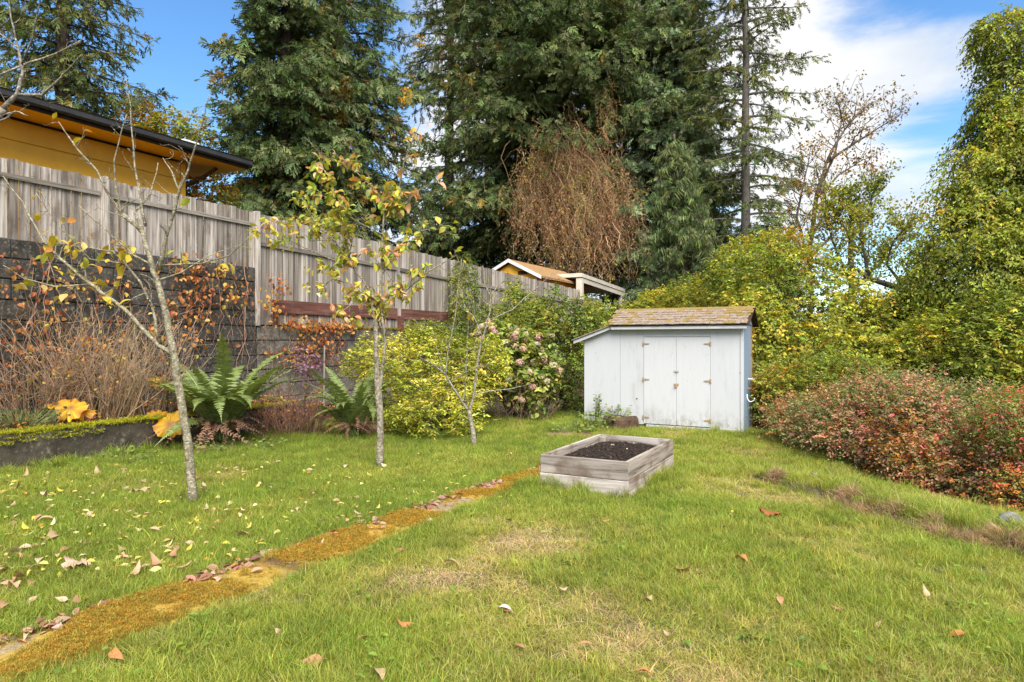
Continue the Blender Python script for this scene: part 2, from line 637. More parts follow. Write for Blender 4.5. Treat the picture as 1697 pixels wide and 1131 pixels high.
MAT['shingle'] = blotch_mat('mossy_cedar_shingle', (0.17, 0.125, 0.09), (0.31, 0.25, 0.195), (0.32, 0.18, 0.06), 16, bump=0.6)
MAT['shingle_moss'] = blotch_mat('mossed_over_shingle', (0.25, 0.14, 0.045), (0.22, 0.19, 0.07), (0.34, 0.20, 0.05), 14, bump=0.9)
MAT['brown_roof'] = blotch_mat('brown_shingle_roof', (0.20, 0.12, 0.06), (0.34, 0.20, 0.09), (0.40, 0.24, 0.08), 9, bump=0.5)
MAT['orange_wood'] = wood_mat('orange_brown_board', (0.20, 0.09, 0.03), (0.40, 0.19, 0.075), (0.5, 0.27, 0.12), 0, knots=False)
MAT['soil'] = blotch_mat('dark_potting_soil', (0.012, 0.008, 0.006), (0.05, 0.033, 0.024), (0.085, 0.058, 0.043), 26, bump=1.0, bdist=0.03, lo=0.4, hi=0.62)
MAT['stone'] = blotch_mat('grey_stone', (0.10, 0.095, 0.09), (0.24, 0.23, 0.215), (0.33, 0.31, 0.28), 6, bump=0.7)
MAT['stump'] = blotch_mat('rotting_stump_wood', (0.035, 0.022, 0.015), (0.12, 0.072, 0.046), (0.20, 0.15, 0.075), 12, bump=0.9)
rng = np.random.default_rng(7)
rnd = random.Random(11)

# ------------------------------------------------------------------ ground
def lines(dense0, dense1, step, outer_lo, outer_hi, extra=()):
    a = list(np.arange(dense0, dense1 + 1e-6, step)) + list(outer_lo) + list(outer_hi) + list(extra)
    return np.array(sorted(set(round(float(x), 4) for x in a)))


gu = lines(-1.5, 19.0, 0.16, (-1500, -400, -120, -50, -20, -10, -6, -4, -2.8), (20, 21, 22, 23, 24, 25, 26, 28, 31, 36, 45, 60, 100, 200, 400, 1500))
gv = lines(-11.2, 6.4, 0.16, (-1500, -400, -120, -60, -40, -28, -20, -16, -14, -12.5), (7, 8, 9, 11, 14, 20, 30, 50, 100, 200, 400, 1500), (-9.27, -9.29, -10.71, -10.73))
U, Vv = np.meshgrid(gu, gv, indexing='ij')
GX, GY = DR[0] * Vv + D1[0] * U, DR[1] * Vv + D1[1] * U
GZ = ground_z(GX, GY)
nu, nv = len(gu), len(gv)
idx = np.arange(nu * nv).reshape(nu, nv)
GF = np.stack([idx[:-1, :-1], idx[1:, :-1], idx[1:, 1:], idx[:-1, 1:]], -1).reshape(-1, 4)[:, ::-1]


def path_left(u):
    return -4.06 + 0.068 * (u - 1.8)


def path_right(u):
    return -3.44 + 0.026 * (u - 1.8)


def dirt_mask(x, y):
    m = np.exp(-(((x - 0.95) / 0.55) ** 2 + ((y - 11.3) / 0.45) ** 2))
    return np.clip(m + 0.4 * (noise2(x, y, 3.0, 31, 2) - 0.5) * (m > 0.1), 0, 1)


n1 = noise2(GX, GY, 1.3, 21, 3)[..., None]
gc = (1 - n1) * np.array((0.055, 0.060, 0.022)) + n1 * np.array((0.13, 0.115, 0.05))
soilc = np.array((0.055, 0.036, 0.022)) * (0.6 + 0.9 * n1)
bare = (Vv < -9.25) | (U > 15) | (Vv > 4.5)
sR = (GX - 2.95) * 0.94 + (GY - 7.9) * 0.33
bare = bare | (sR > 1.7 + 1.5 * (1 - sstep(11.2, 7.6, GY)))
gc = np.where(bare[..., None], soilc, gc)
rise = (0.8 * np.exp(-(sR / 0.06) ** 2) * (GY < 8.4) * (GY > 3.5))[..., None]
gc = gc * (1 - rise) + rise * np.array((0.12, 0.075, 0.042)) * (0.5 + n1)
dm = dirt_mask(GX, GY)[..., None]
gc = gc * (1 - dm) + dm * np.array((0.24, 0.15, 0.085))
ground = link('ground', np_mesh('ground', np.stack([GX, GY, GZ], -1).reshape(-1, 3), GF, gc.reshape(-1, 3), True, attr_mat('soil_and_turf', 0.95, 16, 0.5, 0.7)))
tag(ground, 'sloping garden ground under the lawn', None, None, 'structure')

# ------------------------------------------------------------------ the mossy path
pu = np.arange(-0.6, 8.3, 0.05)
ps = np.linspace(0, 1, 15)
PU, PS = np.meshgrid(pu, ps, indexing='ij')
wob = 0.05 * (noise2(PU, PS * 0 + 3.0, 1.5, 41, 2) - 0.5)
PV = path_left(PU) + (path_right(PU) - path_left(PU)) * PS + wob
PX, PY = DR[0] * PV + D1[0] * PU, DR[1] * PV + D1[1] * PU
mossh = noise2(PX, PY, 2.2, 51, 3)
edge = np.minimum(sstep(0, 0.12, PS), sstep(1, 0.88, PS))
PZ = ground_z(PX, PY) + 0.035 * edge - 0.03 + 0.018 * edge * sstep(0.38, 0.62, mossh) + 0.010 * noise2(PX, PY, 14, 52, 2)
conc = 0.75 * sstep(0.40, 0.32, mossh)[..., None] * sstep(0.05, 0.3, PS)[..., None]
gapm = np.exp(-((PU - 3.35) / 0.09) ** 2)[..., None]
n3 = noise2(PX, PY, 5, 55, 3)[..., None]
mc = np.array((0.40, 0.215, 0.040)) * (1 - n3) + np.array((0.33, 0.26, 0.045)) * n3
pc = mc * (1 - conc) + conc * np.array((0.24, 0.21, 0.17))
pc = pc * (1 - gapm) + gapm * np.array((0.10, 0.06, 0.035))
pn, pm = PU.shape
pidx = np.arange(pn * pm).reshape(pn, pm)
PF = np.stack([pidx[:-1, :-1], pidx[1:, :-1], pidx[1:, 1:], pidx[:-1, 1:]], -1).reshape(-1, 4)[:, ::-1]
path = link('path', np_mesh('path', np.stack([PX, PY, PZ], -1).reshape(-1, 3), PF, pc.reshape(-1, 3), True, attr_mat('moss_and_concrete', 0.95, 45, 0.55, 0.9)))
tag(path, 'narrow concrete garden path grown over with orange moss', None, None, 'structure')

# ------------------------------------------------------------------ low kerb wall of the terrace
r = thing('kerb_wall', 'low old concrete kerb wall along the left lawn edge with moss on top', 'wall', uvp(-9.2, 0), THETA)
kb = MB()
us = np.arange(1.0, 9.01, 0.16)
prof = [(0.0, -0.25), (0.0, 0.40), (-0.015, 0.455), (-0.05, 0.475), (-0.2, 0.475), (-0.22, -0.25)]
V = []
for i, uu in enumerate(us):
    for j, (a, z) in enumerate(prof):
        q = rnd.uniform(-0.012, 0.012)
        V.append((a + q, uu, z + rnd.uniform(-0.012, 0.012)))
F = []
m = len(prof)
for i in range(len(us) - 1):
    for j in range(m - 1):
        F.append((i * m + j, i * m + j + 1, (i + 1) * m + j + 1, (i + 1) * m + j))
F.append(tuple(range(m))[::-1])
F.append(tuple((len(us) - 1) * m + j for j in range(m)))
kb.add(V, F).build('concrete_body', MAT['kerb'], r, True)


# ------------------------------------------------------------------ block walls
def block_wall(root, u0, u1, ztop, courses, mat):
    part_box('mortar_core', root, MAT['kerb'], -0.195, -0.02, u0 + 0.01, u1 - 0.01, ztop - courses * 0.29, ztop - 0.03, 0)
    meshes = [box_mesh('block', 0.2, 0.56, 0.278, mat, 0.012, (1, 0, 0), 0.006, 100 + q) for q in range(5)]
    for c in range(courses):
        z = ztop - (c + 1) * 0.29 + 0.006
        y = u0 - (0.28 if c % 2 else 0.0)
        while y < u1 - 0.1:
            y0, y1 = max(y, u0), min(y + 0.57, u1)
            o = link('block', meshes[rnd.randrange(5)], root, (rnd.uniform(-0.010, 0.006), y0 + 0.005, z))
            o.scale = (1, (y1 - y0 - 0.01) / 0.56, 1)
            y += 0.57


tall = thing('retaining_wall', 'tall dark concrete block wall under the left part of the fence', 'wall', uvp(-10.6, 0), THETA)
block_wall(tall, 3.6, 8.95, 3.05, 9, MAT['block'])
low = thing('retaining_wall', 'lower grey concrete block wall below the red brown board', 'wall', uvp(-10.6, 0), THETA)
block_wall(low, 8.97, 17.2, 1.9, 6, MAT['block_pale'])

# ------------------------------------------------------------------ fence
fence = thing('board_fence', 'long weathered grey board fence on top of the block walls', 'fence', uvp(-10.7, 0), THETA)


def fence_top(u):
    return 4.17 if u < 8.95 else 4.13 - 0.38 * (u - 8.95) / 16.4


bmesh_var = []
for q in range(7):
    bm_ = bmesh.new()
    w = 0.134
    rr = random.Random(50 + q)
    cut = [(0, 0), (w, 0), (w, 1 - 0.006 * rr.random()), (w * 0.75, 1 + 0.004 * rr.random()), (w * 0.3, 1.0 - 0.004 * rr.random()), (0, 1 - 0.006 * rr.random())]
    vs = [bm_.verts.new((0.011 + rr.uniform(-.002, .002), y, z)) for y, z in cut]
    f = bm_.faces.new(vs)
    g = bmesh.ops.extrude_face_region(bm_, geom=[f])
    for e in g['geom']:
        if isinstance(e, bmesh.types.BMVert):
            e.co.x -= 0.02
    bmesh.ops.recalc_face_normals(bm_, faces=bm_.faces)
    me = bpy.data.meshes.new('board')
    bm_.to_mesh(me)
    bm_.free()
    me.materials.append(MAT['fence'])
    bmesh_var.append(me)
u = 3.75
while u < 25.2:
    bot = 3.02 if u < 8.95 else (1.93 if u < 17 else 2.0 + 0.05 * (u - 17))
    top = fence_top(u) + rnd.uniform(-0.022, 0.022)
    o = link('board', bmesh_var[rnd.randrange(7)], fence, (rnd.uniform(-0.004, 0.004), u, bot))
    o.scale = (1, rnd.uniform(0.93, 1.0), top - bot)
    o.rotation_euler = (rnd.uniform(-0.006, 0.006), 0, rnd.uniform(-0.03, 0.03))
    u += 0.1415


def rail(u0, u1, z0, z1, h=0.085, name='rail', mat='fence_rail', x0=0.016, x1=0.052):
    mb = MB()
    V = [(x0, u0, z0 - h / 2), (x1, u0, z0 - h / 2), (x1, u0, z0 + h / 2), (x0, u0, z0 + h / 2),
         (x0, u1, z1 - h / 2), (x1, u1, z1 - h / 2), (x1, u1, z1 + h / 2), (x0, u1, z1 + h / 2)]
    mb.add(V, [(0, 1, 2, 3), (7, 6, 5, 4), (0, 4, 5, 1), (1, 5, 6, 2), (2, 6, 7, 3), (3, 7, 4, 0)])
    return mb.build(name, MAT[mat], fence)


rail(3.7, 5.98, 3.93, 3.93, 0.07)
rail(6.13, 8.88, 3.92, 3.90, 0.07)
rail(9.06, 13.4, 3.55, 3.46)
rail(13.55, 16.1, 3.45, 3.38)
rail(16.25, 20.6, 3.37, 3.28)
rail(20.75, 25.1, 3.27, 3.16)
rail(9.4, 13.40, 2.31, 2.30, 0.27, 'kick_board', 'rust', 0.02, 0.06)
rail(13.60, 16.2, 2.30, 2.29, 0.27, 'kick_board', 'rust', 0.02, 0.06)
for uu, zb, w, mat in ((6.05, 2.98, 0.10, 'fence'), (8.97, 1.9, 0.11, 'fence'), (9.45, 1.9, 0.09, 'rust'), (13.5, 1.7, 0.12, 'rust'), (16.2, 2.0, 0.10, 'fence'),
                       (20.65, 2.0, 0.10, 'fence'), (25.2, 2.2, 0.14, 'fence')):
    zt = (2.25 if mat == 'rust' else fence_top(uu) + (0.03 if uu < 10 else -0.02))
    o = part_box('fence_post', fence, MAT[mat], 0.018, 0.018 + w, uu - w / 2, uu + w / 2, zb, zt, 0.006)

# ------------------------------------------------------------------ yellow house behind the fence
house = thing('yellow_house', 'yellow house with black gutter behind the fence at the upper left', 'house', uvp(-13.3, 0), THETA)
HU0, HU1 = -2.0, 9.2
part_box('wall', house, MAT['yellow'], -7.0, -0.03, HU0, HU1, 1.7, 5.55, 0.0)
z = 3.3
while z < 5.4:                                   # lapped siding boards, dark seams between
    part_box('siding_board', house, MAT['yellow'], -0.03, 0.0, HU0, HU1 - 0.02, z + 0.02, z + 0.44, 0.004)
    z += 0.46
part_box('corner_board', house, MAT['yellow'], -0.02, 0.03, HU1 - 0.018, HU1 + 0.09, 1.7, 5.5, 0.004)
part_box('soffit', house, MAT['soffit'], -7.9, 0.74, HU0 - 1.0, HU1 + 1.12, 5.56, 5.60, 0.0)
part_box('frieze_seam', house, MAT['dark_wood'], 0.0, 0.02, HU0, HU1, 5.515, 5.556, 0.0)
part_box('fascia', house, MAT['dark_wood'], 0.74, 0.77, HU0 - 1.0, HU1 + 1.15, 5.54, 5.72, 0.003)
part_box('gable_trim', house, MAT['white_trim'], -7.9, 0.735, HU1 + 1.125, HU1 + 1.15, 5.56, 5.72, 0.003)
gp = [(0.775, 5.71), (0.775, 5.63), (0.80, 5.60), (0.86, 5.595), (0.885, 5.63), (0.89, 5.71), (0.905, 5.735), (0.885, 5.735), (0.87, 5.72)]
prism('gutter', house, MAT['gutter'], gp, HU0 - 1.0, HU1 + 1.17, 0)
rf = MB()
ov = 0.82
a0, a1, b0, b1 = -7.9, ov, HU0 - 1.0, HU1 + 1.16
rz, rh = 5.735, 1.05
V = [(a1, b0, rz), (a1, b1, rz), (a0, b1, rz), (a0, b0, rz), (-3.5, b0 + 4.3, rz + rh), (-3.5, b1 - 4.3, rz + rh)]
rf.add(V, [(0, 1, 5, 4), (1, 2, 5), (2, 3, 4, 5), (3, 0, 4), (3, 2, 1, 0)])
roof = rf.build('roof', MAT['asphalt_roof'], house)
part_box('roof_vent', roof, MAT['white_trim'], -0.15, 0.3, HU1 - 0.15, HU1 + 0.25, rz + 0.16, rz + 0.24, 0.02)
br = MB()
br.tube([(-0.05, HU1 + 0.12, 5.05), (0.05, HU1 + 0.5, 5.3), (0.2, HU1 + 0.75, 5.55)], 0.05, 4, (0.10, 0.05, 0.02))
br.build('brace', MAT['bark'], house)
cb = MB()
cb.tube([(0.70, HU1 - 0.35, 5.54), (0.55, HU1 - 0.2, 5.46), (0.35, HU1 - 0.25, 5.44), (0.02, HU1 - 0.3, 5.52)], 0.013, 5, (0.02, 0.015, 0.012))
cb.build('cable', MAT['twig'], house)

# ------------------------------------------------------------------ yellow outbuilding and pale canopy at the far end of the fence
ob = thing('outbuilding', 'small yellow gabled outbuilding with mossy brown roof behind the far fence', 'shed', uvp(-12.5, 22.8), THETA)
prism('wall', ob, MAT['yellow'], [(-1.15, -2.8), (1.15, -2.8), (1.15, -0.68), (0, -0.10), (-1.15, -0.68)], 0.05, 5.0, 0).location.z = 4.78
for sgn in (-1, 1):
    pr = prism('roof', ob, MAT['brown_roof'], [(0, 0.06), (sgn * 1.42, -0.66), (sgn * 1.42, -0.74), (0, -0.03)], -0.12, 5.3, 0)
    pr.location.z = 4.78
    tr = prism('barge_board', ob, MAT['white_trim'], [(0, 0.065), (sgn * 1.44, -0.655), (sgn * 1.44, -0.79), (0, -0.07)], -0.16, -0.125, 0)
    tr.location.z = 4.78
lt = part_box('louvre', ob, MAT['dark_wood'], 0.35, 0.75, 0.02, 0.045, 4.22, 4.36, 0)

cp = thing('canopy', 'flat pale canopy on posts beyond the far end of the fence', 'carport', uvp(-10.6, 25.6), THETA)
dk = MB()


def slope_box(mb, x0, x1, y0, y1, zt, th, drop):
    V = [(x0, y0, zt - th), (x1, y0, zt - th), (x1, y0, zt), (x0, y0, zt), (x0, y1, zt - th - drop), (x1, y1, zt - th - drop), (x1, y1, zt - drop), (x0, y1, zt - drop)]
    mb.add(V, [(0, 1, 2, 3), (7, 6, 5, 4), (0, 4, 5, 1), (1, 5, 6, 2), (2, 6, 7, 3), (3, 7, 4, 0)])
    return mb


slope_box(MB(), -2.3, 0.0, 0, 5.6, 4.46, 0.16, 0.28).build('roof_deck', MAT['beige'], cp)
slope_box(MB(), -0.12, -0.03, 0.3, 5.5, 4.27, 0.20, 0.26).build('beam', MAT['beige'], cp)
part_box('canopy_post', cp, MAT['beige'], -0.28, -0.03, 0.05, 0.30, 1.8, 4.27, 0.01)
part_box('canopy_post', cp, MAT['beige'], -2.2, -2.05, 0.1, 0.25, 1.8, 4.27, 0.01)
part_box('canopy_post', cp, MAT['beige'], -0.2, -0.06, 5.2, 5.35, 1.8, 3.80, 0.01)
part_box('side_board', cp, MAT['orange_wood'], -0.1, -0.06, 0.32, 2.6, 3.10, 3.34, 0.003)
for i in range(18):
    me = bmesh_var[i % 7]
    o = link('board', me, cp, (-0.2, 0.34 + i * 0.142, 1.8))
    o.scale = (1, 0.97, 1.72 + rnd.uniform(-0.02, 0.02))

# ------------------------------------------------------------------ garden shed
SX, SY = 4.06, 11.5
shed = thing('garden_shed', 'white wooden garden shed with double doors and mossy shingle roof', 'shed', (SX, SY, -0.02), THETA)
prism('wall_panel', shed, MAT['shed'], [(-3.0, 0.05), (-2.262, 0.05), (-2.262, 1.91), (-2.33, 1.90), (-3.0, 1.66)], 0.0, 0.02, 0.002)
part_box('wall_panel', shed, MAT['shed'], -2.258, -1.797, 0.0, 0.02, 0.05, 1.92, 0.002)
part_box('wall_panel', shed, MAT['shed'], -1.795, -0.57, 0.002, 0.02, 1.70, 1.92, 0.002)
part_box('wall_panel', shed, MAT['shed'], -0.568, -0.055, 0.0, 0.02, 0.03, 1.92, 0.002)
part_box('corner_trim', shed, MAT['shed'], -0.053, -0.002, -0.012, 0.055, -0.02, 1.92, 0.004)
part_box('seam_batten', shed, MAT['dark_wood'], -2.263, -2.256, 0.005, 0.018, 0.05, 1.9, 0)
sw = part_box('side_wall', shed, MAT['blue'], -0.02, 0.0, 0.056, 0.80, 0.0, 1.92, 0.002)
part_box('back_trim', shed, MAT['orange_wood'], -0.02, 0.02, 0.805, 0.85, 0.0, 1.92, 0.003)
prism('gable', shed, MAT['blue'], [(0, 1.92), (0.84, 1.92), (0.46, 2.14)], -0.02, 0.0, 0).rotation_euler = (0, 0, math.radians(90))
part_box('back_wall', shed, MAT['shed'], -2.33, -0.03, 0.83, 0.85, 0.0, 1.95, 0)
part_box('lean_to_side', shed, MAT['shed'], -3.0, -2.98, 0.022, 0.85, 0.0, 1.64, 0)
part_box('floor_frame', shed, MAT['dark_wood'], -2.9, -0.06, 0.03, 0.8, -0.05, 0.05, 0)
part_box('skirt_board', shed, MAT['shed'], -1.75, -0.056, -0.022, 0.0, -0.05, 0.055, 0.003)


def door(x0, x1, hinge_side):
    d = part_box('door', shed, MAT['shed_door'], x0, x1, -0.008, 0.018, 0.07, 1.692, 0.003)
    cx, cz = (x0 + x1) / 2, (0.07 + 1.692) / 2
    hx = x0 if hinge_side < 0 else x1
    for hz in (1.57, 0.90, 0.19):
        hb = MB()
        s = -hinge_side
        hb.add([(0, -0.004, -0.05), (0.028 * -s, -0.004, -0.05), (0.028 * -s, -0.004, 0.05), (0, -0.004, 0.05),
                (0, -0.010, -0.05), (0.028 * -s, -0.010, -0.05), (0.028 * -s, -0.010, 0.05), (0, -0.010, 0.05)],
               [(0, 1, 2, 3), (4, 5, 6, 7), (0, 1, 5, 4), (1, 2, 6, 5), (2, 3, 7, 6), (3, 0, 4, 7)])
        hb.add([(0.004 * s, -0.004, -0.026), (0.125 * s, -0.004, -0.010), (0.14 * s, -0.004, 0.0), (0.125 * s, -0.004, 0.010), (0.004 * s, -0.004, 0.026),
                (0.004 * s, -0.011, -0.026), (0.125 * s, -0.011, -0.010), (0.14 * s, -0.011, 0.0), (0.125 * s, -0.011, 0.010), (0.004 * s, -0.011, 0.026)],
               [(0, 1, 2, 3, 4), (9, 8, 7, 6, 5), (0, 5, 6, 1), (1, 6, 7, 2), (2, 7, 8, 3), (3, 8, 9, 4), (4, 9, 5, 0)])
        hb.tube([(0, -0.012, -0.052), (0, -0.012, 0.052)], 0.008, 6)
        h = hb.build('hinge', MAT['brass'], d)
        h.scale = (0.8, 1, 0.72)
        h.location = (hx - cx, -0.013, hz - cz)
    return d


dl = door(-1.793, -1.182, -1)
drr = door(-1.178, -0.572, 1)
for hz, mat in ((1.06, 'steel'), (0.82, 'brass')):
    hb = MB()
    hb.add([(-0.045, 0, -0.018), (0.045, 0, -0.018), (0.045, 0, 0.018), (-0.045, 0, 0.018), (-0.045, -0.006, -0.018), (0.045, -0.006, -0.018), (0.045, -0.006, 0.018), (-0.045, -0.006, 0.018)],
           [(0, 1, 2, 3), (7, 6, 5, 4), (0, 4, 5, 1), (1, 5, 6, 2), (2, 6, 7, 3), (3, 7, 4, 0)])
    hb.tube([(0.0, -0.004, 0.0), (0.0, -0.03, 0.0), (0.022, -0.034, -0.004), (0.024, -0.012, -0.006)], 0.006, 6)
    h = hb.build('hasp', MAT[mat], drr)
    h.location = (-1.18 + 0.875, -0.014, hz - 0.881)
pl = MB()
pl.tube([(-0.016, 0, 0.0), (-0.016, 0, 0.018), (0, 0, 0.028), (0.016, 0, 0.018), (0.016, 0, 0.0)], 0.0035, 6)
pl.add([(-0.022, -0.009, -0.034), (0.022, -0.009, -0.034), (0.022, -0.009, 0.002), (-0.022, -0.009, 0.002), (-0.022, 0.009, -0.034), (0.022, 0.009, -0.034), (0.022, 0.009, 0.002), (-0.022, 0.009, 0.002)],
       [(0, 1, 2, 3), (7, 6, 5, 4), (0, 4, 5, 1), (1, 5, 6, 2), (2, 6, 7, 3), (3, 7, 4, 0)])
o = pl.build('padlock', MAT['brass'], drr)
o.location = (-1.18 + 0.875, -0.04, 0.81 - 0.881)
kn = MB()
kn.tube([(0, 0.0, 0), (0, -0.012, 0)], [0.014, 0.010], 7, (0.1, 0.07, 0.05))
o = kn.build('knot_hole', MAT['dark_wood'], shed)
o.location = (-1.93, 0.0, 0.53)
# fascia, roof boards, shingles
part_box('fascia', shed, MAT['shed'], -2.40, 0.07, -0.135, -0.113, 1.835, 1.915, 0.004)
part_box('under_fascia', shed, MAT['shed'], -2.262, -0.01, -0.03, -0.002, 1.80, 1.86, 0.003)
PITCH = math.atan2(0.30, 0.60)
rl = MB()
V = [(-2.42, -0.15, 1.915), (0.12, -0.15, 1.915), (0.12, 0.47, 2.225), (-2.42, 0.47, 2.225)]
V += [(x, y, z - 0.02) for x, y, z in V]
rl.add(V, [(0, 1, 2, 3), (7, 6, 5, 4), (0, 4, 5, 1), (1, 5, 6, 2), (2, 6, 7, 3), (3, 7, 4, 0)])
V = [(-2.42, 0.472, 2.225), (0.12, 0.472, 2.225), (0.12, 0.98, 1.90), (-2.42, 0.98, 1.90)]
V += [(x, y, z - 0.025) for x, y, z in V]
rl.add(V, [(0, 1, 2, 3), (7, 6, 5, 4), (0, 4, 5, 1), (1, 5, 6, 2), (2, 6, 7, 3), (3, 7, 4, 0)])
roof = rl.build('roof', MAT['dark_wood'], shed)
shm = [box_mesh('shingle', 0.106, 0.17, 0.013, MAT['shingle'], 0.002, (0, 0, 0), 0.003, 200 + q) for q in range(5)]
shmoss = [box_mesh('shingle', 0.106, 0.17, 0.016, MAT['shingle_moss'], 0.002, (0, 0, 0), 0.004, 220 + q) for q in range(3)]
for row in range(6):
    y0 = -0.165 + row * 0.107 * math.cos(PITCH)
    z0 = 1.921 + row * 0.107 * math.sin(PITCH)
    x = -2.44 - (0.05 if row % 2 else 0)
    while x < 0.05:
        mossy = rnd.random() < (0.12 + (0.35 if x > -0.35 else 0) + (0.12 if row >= 4 else 0))
        o = link('shingle', rnd.choice(shmoss if mossy else shm), roof, (x, y0 + rnd.uniform(-0.012, 0.008), z0 + rnd.uniform(0.0, 0.004)))
        w = rnd.uniform(0.75, 1.2)
        o.scale = (w, 1, 1)
        o.rotation_euler = (PITCH - 0.085 + rnd.uniform(-0.02, 0.02), 0, rnd.uniform(-0.02, 0.02))
        x += 0.109 * w
prism('ridge_cap', shed, MAT['shingle_moss'], [(0.40, 2.215), (0.47, 2.255), (0.55, 2.205), (0.47, 2.232)], -0.13, 2.43, 0).rotation_euler = (0, 0, math.radians(90))
prism('lean_to_roof', shed, MAT['shingle'], [(-2.35, 1.955), (-3.22, 1.645), (-3.22, 1.625), (-2.35, 1.932)], -0.13, 0.9, 0.002)
prism('lean_to_trim', shed, MAT['shed'], [(-2.36, 1.925), (-3.19, 1.630), (-3.19, 1.565), (-2.95, 1.648), (-2.36, 1.868)], -0.10, -0.078, 0.002)
hk = MB()
hk.tube([(0.0, 0.5, 0.93), (0.06, 0.5, 0.93), (0.12, 0.5, 0.93)], 0.012, 7)
hk.build('peg', MAT['plastic'], shed)
hk = MB()
hk.tube([(0.005, 0.35, 0.66), (0.008, 0.35, 0.58), (0.04, 0.35, 0.535), (0.08, 0.35, 0.53), (0.12, 0.35, 0.555), (0.135, 0.35, 0.60)], 0.009, 7)
hk.build('hook', MAT['plastic'], shed, True)

# ------------------------------------------------------------------ raised bed
bz = gz(0.9, 7.4)
bed = thing('raised_bed', 'weathered grey wooden raised garden bed filled with dark soil', 'planter', (1.18, 6.70, bz - 0.02), THETA)
for z0, z1, d in ((0.0, 0.195, 0.004), (0.200, 0.395, 0.0)):
    part_box('plank', bed, MAT['bed_x'], -0.99 - d, d, -d, 0.038 - d, z0, z1, 0.004)
    part_box('plank', bed, MAT['bed_x'], -0.95, -0.04, 1.742 + d, 1.78 + d, z0, z1, 0.004)
    part_box('plank', bed, MAT['bed_y'], -0.038 + d, d, 0.040 - d, 1.78, z0, z1, 0.004)
    part_box('plank', bed, MAT['bed_y'], -0.99 - d, -0.952 - d, 0.040 - d, 1.78, z0, z1, 0.004)
for x in (-0.95, -0.13):
    for y in (0.042, 1.65):
        part_box('corner_post', bed, MAT['bed_z'], x, x + 0.089, y, y + 0.089, 0.0, 0.375, 0.004)
sx = np.linspace(-0.949, -0.041, 46)
sy = np.linspace(0.041, 1.739, 84)
SXX, SYY = np.meshgrid(sx, sy, indexing='ij')
hh = noise2(SXX, SYY, 3, 61, 2) * 0.05 + noise2(SXX, SYY, 22, 62, 2) * 0.035
e = np.minimum.reduce([SXX + 0.95, -0.04 - SXX, SYY - 0.04, 1.74 - SYY])
SZ = 0.26 + hh + 0.05 * sstep(0.0, 0.3, e)
si = np.arange(46 * 84).reshape(46, 84)
SF = np.stack([si[:-1, :-1], si[1:, :-1], si[1:, 1:], si[:-1, 1:]], -1).reshape(-1, 4)
link('soil', np_mesh('soil', np.stack([SXX, SYY, SZ], -1).reshape(-1, 3), SF, None, False, MAT['soil']), bed)
cr = MB()
for i in range(900):
    x, y = rnd.uniform(-0.93, -0.06), rnd.uniform(0.06, 1.72)
    zi = float(SZ[int((x + 0.949) / 0.908 * 45), int((y - 0.041) / 1.698 * 83)])
    s = rnd.uniform(0.006, 0.018)
    p = [np.array((x, y, zi + s * 0.3)) + s * np.array((rnd.uniform(-1, 1), rnd.uniform(-1, 1), rnd.uniform(-0.5, 0.9))) for _ in range(4)]
    c = np.array((0.05, 0.033, 0.024)) * rnd.uniform(0.4, 2.0)
    cr.add(p, [(0, 1, 2), (0, 2, 3), (0, 3, 1), (1, 3, 2)], c)
cr.build('soil_crumbs', MAT['twig'], bed, kind='stuff')
for (x, y, s) in ((-0.62, 1.25, 0.035), (-0.42, 1.5, 0.02), (-0.36, 1.05, 0.016)):
    ch = MB()
    ch.add([(-s, 0, 0), (0, s * 0.6, 0.006), (s, 0.1 * s, 0.004), (0.1 * s, -0.5 * s, 0.006), (0, 0, 0.016)], [(0, 1, 4), (1, 2, 4), (2, 3, 4), (3, 0, 4), (3, 2, 1, 0)], (0.62, 0.55, 0.45))
    o = ch.build('wood_chip', MAT['twig'])
    p = uvp(x, y)
    o.location = (1.18 + p.x, 6.70 + p.y, bz - 0.02 + 0.345)
    tag(o, 'pale wood chip lying on the dark soil of the raised bed', 'wood chip', 'pale chips on the bed soil')

# ------------------------------------------------------------------ stump, stones, stake
st = thing('tree_stump', 'low rotting brown tree stump in front of the shed wall', 'stump', (1.98, 12.0, gz(1.98, 12.0) - 0.03))
sb = MB()
ns, V, F = 18, [], []
rads = [0.30 * (1 + 0.18 * math.sin(3 * t * 2 * math.pi / ns + 1) + rnd.uniform(-0.15, 0.12)) for t in range(ns)]
for h, k in ((0, 1.2), (0.12, 1.02), (0.22, 1.0), (0.265, 0.90)):
    for t in range(ns):
        a = 2 * math.pi * t / ns
        V.append((rads[t] * k * math.cos(a), rads[t] * k * 0.85 * math.sin(a), h + rnd.uniform(-0.012, 0.012)))
for i in range(3):
    for t in range(ns):
        F.append((i * ns + t, i * ns + (t + 1) % ns, (i + 1) * ns + (t + 1) % ns, (i + 1) * ns + t))
V.append((0, 0, 0.245))
for t in range(ns):
    F.append((3 * ns + t, 3 * ns + (t + 1) % ns, 4 * ns))
sb.add(V, F).build('stump_body', MAT['stump'], st)


def stone(px, py, Y, sx, sy, sz, label, seed):
    bm = bmesh.new()
    bmesh.ops.create_icosphere(bm, subdivisions=3, radius=1)
    P = np.array([v.co[:] for v in bm.verts])
    n = noise3(P + seed * 5, 1.4, seed) * 0.7 + 0.6
    for v, k in zip(bm.verts, n):
        v.co = Vector((v.co.x * sx * k, v.co.y * sy * k, v.co.z * sz * k))
    me = bpy.data.meshes.new('stone')
    bm.to_mesh(me)
    bm.free()
    me.materials.append(MAT['stone'])
    p = pix(px, py, Y)
    o = link('stone', me, None, (p[0], p[1], gz(p[0], p[1]) + sz * 0.3), seed)
    return tag(o, label, 'stone', None)


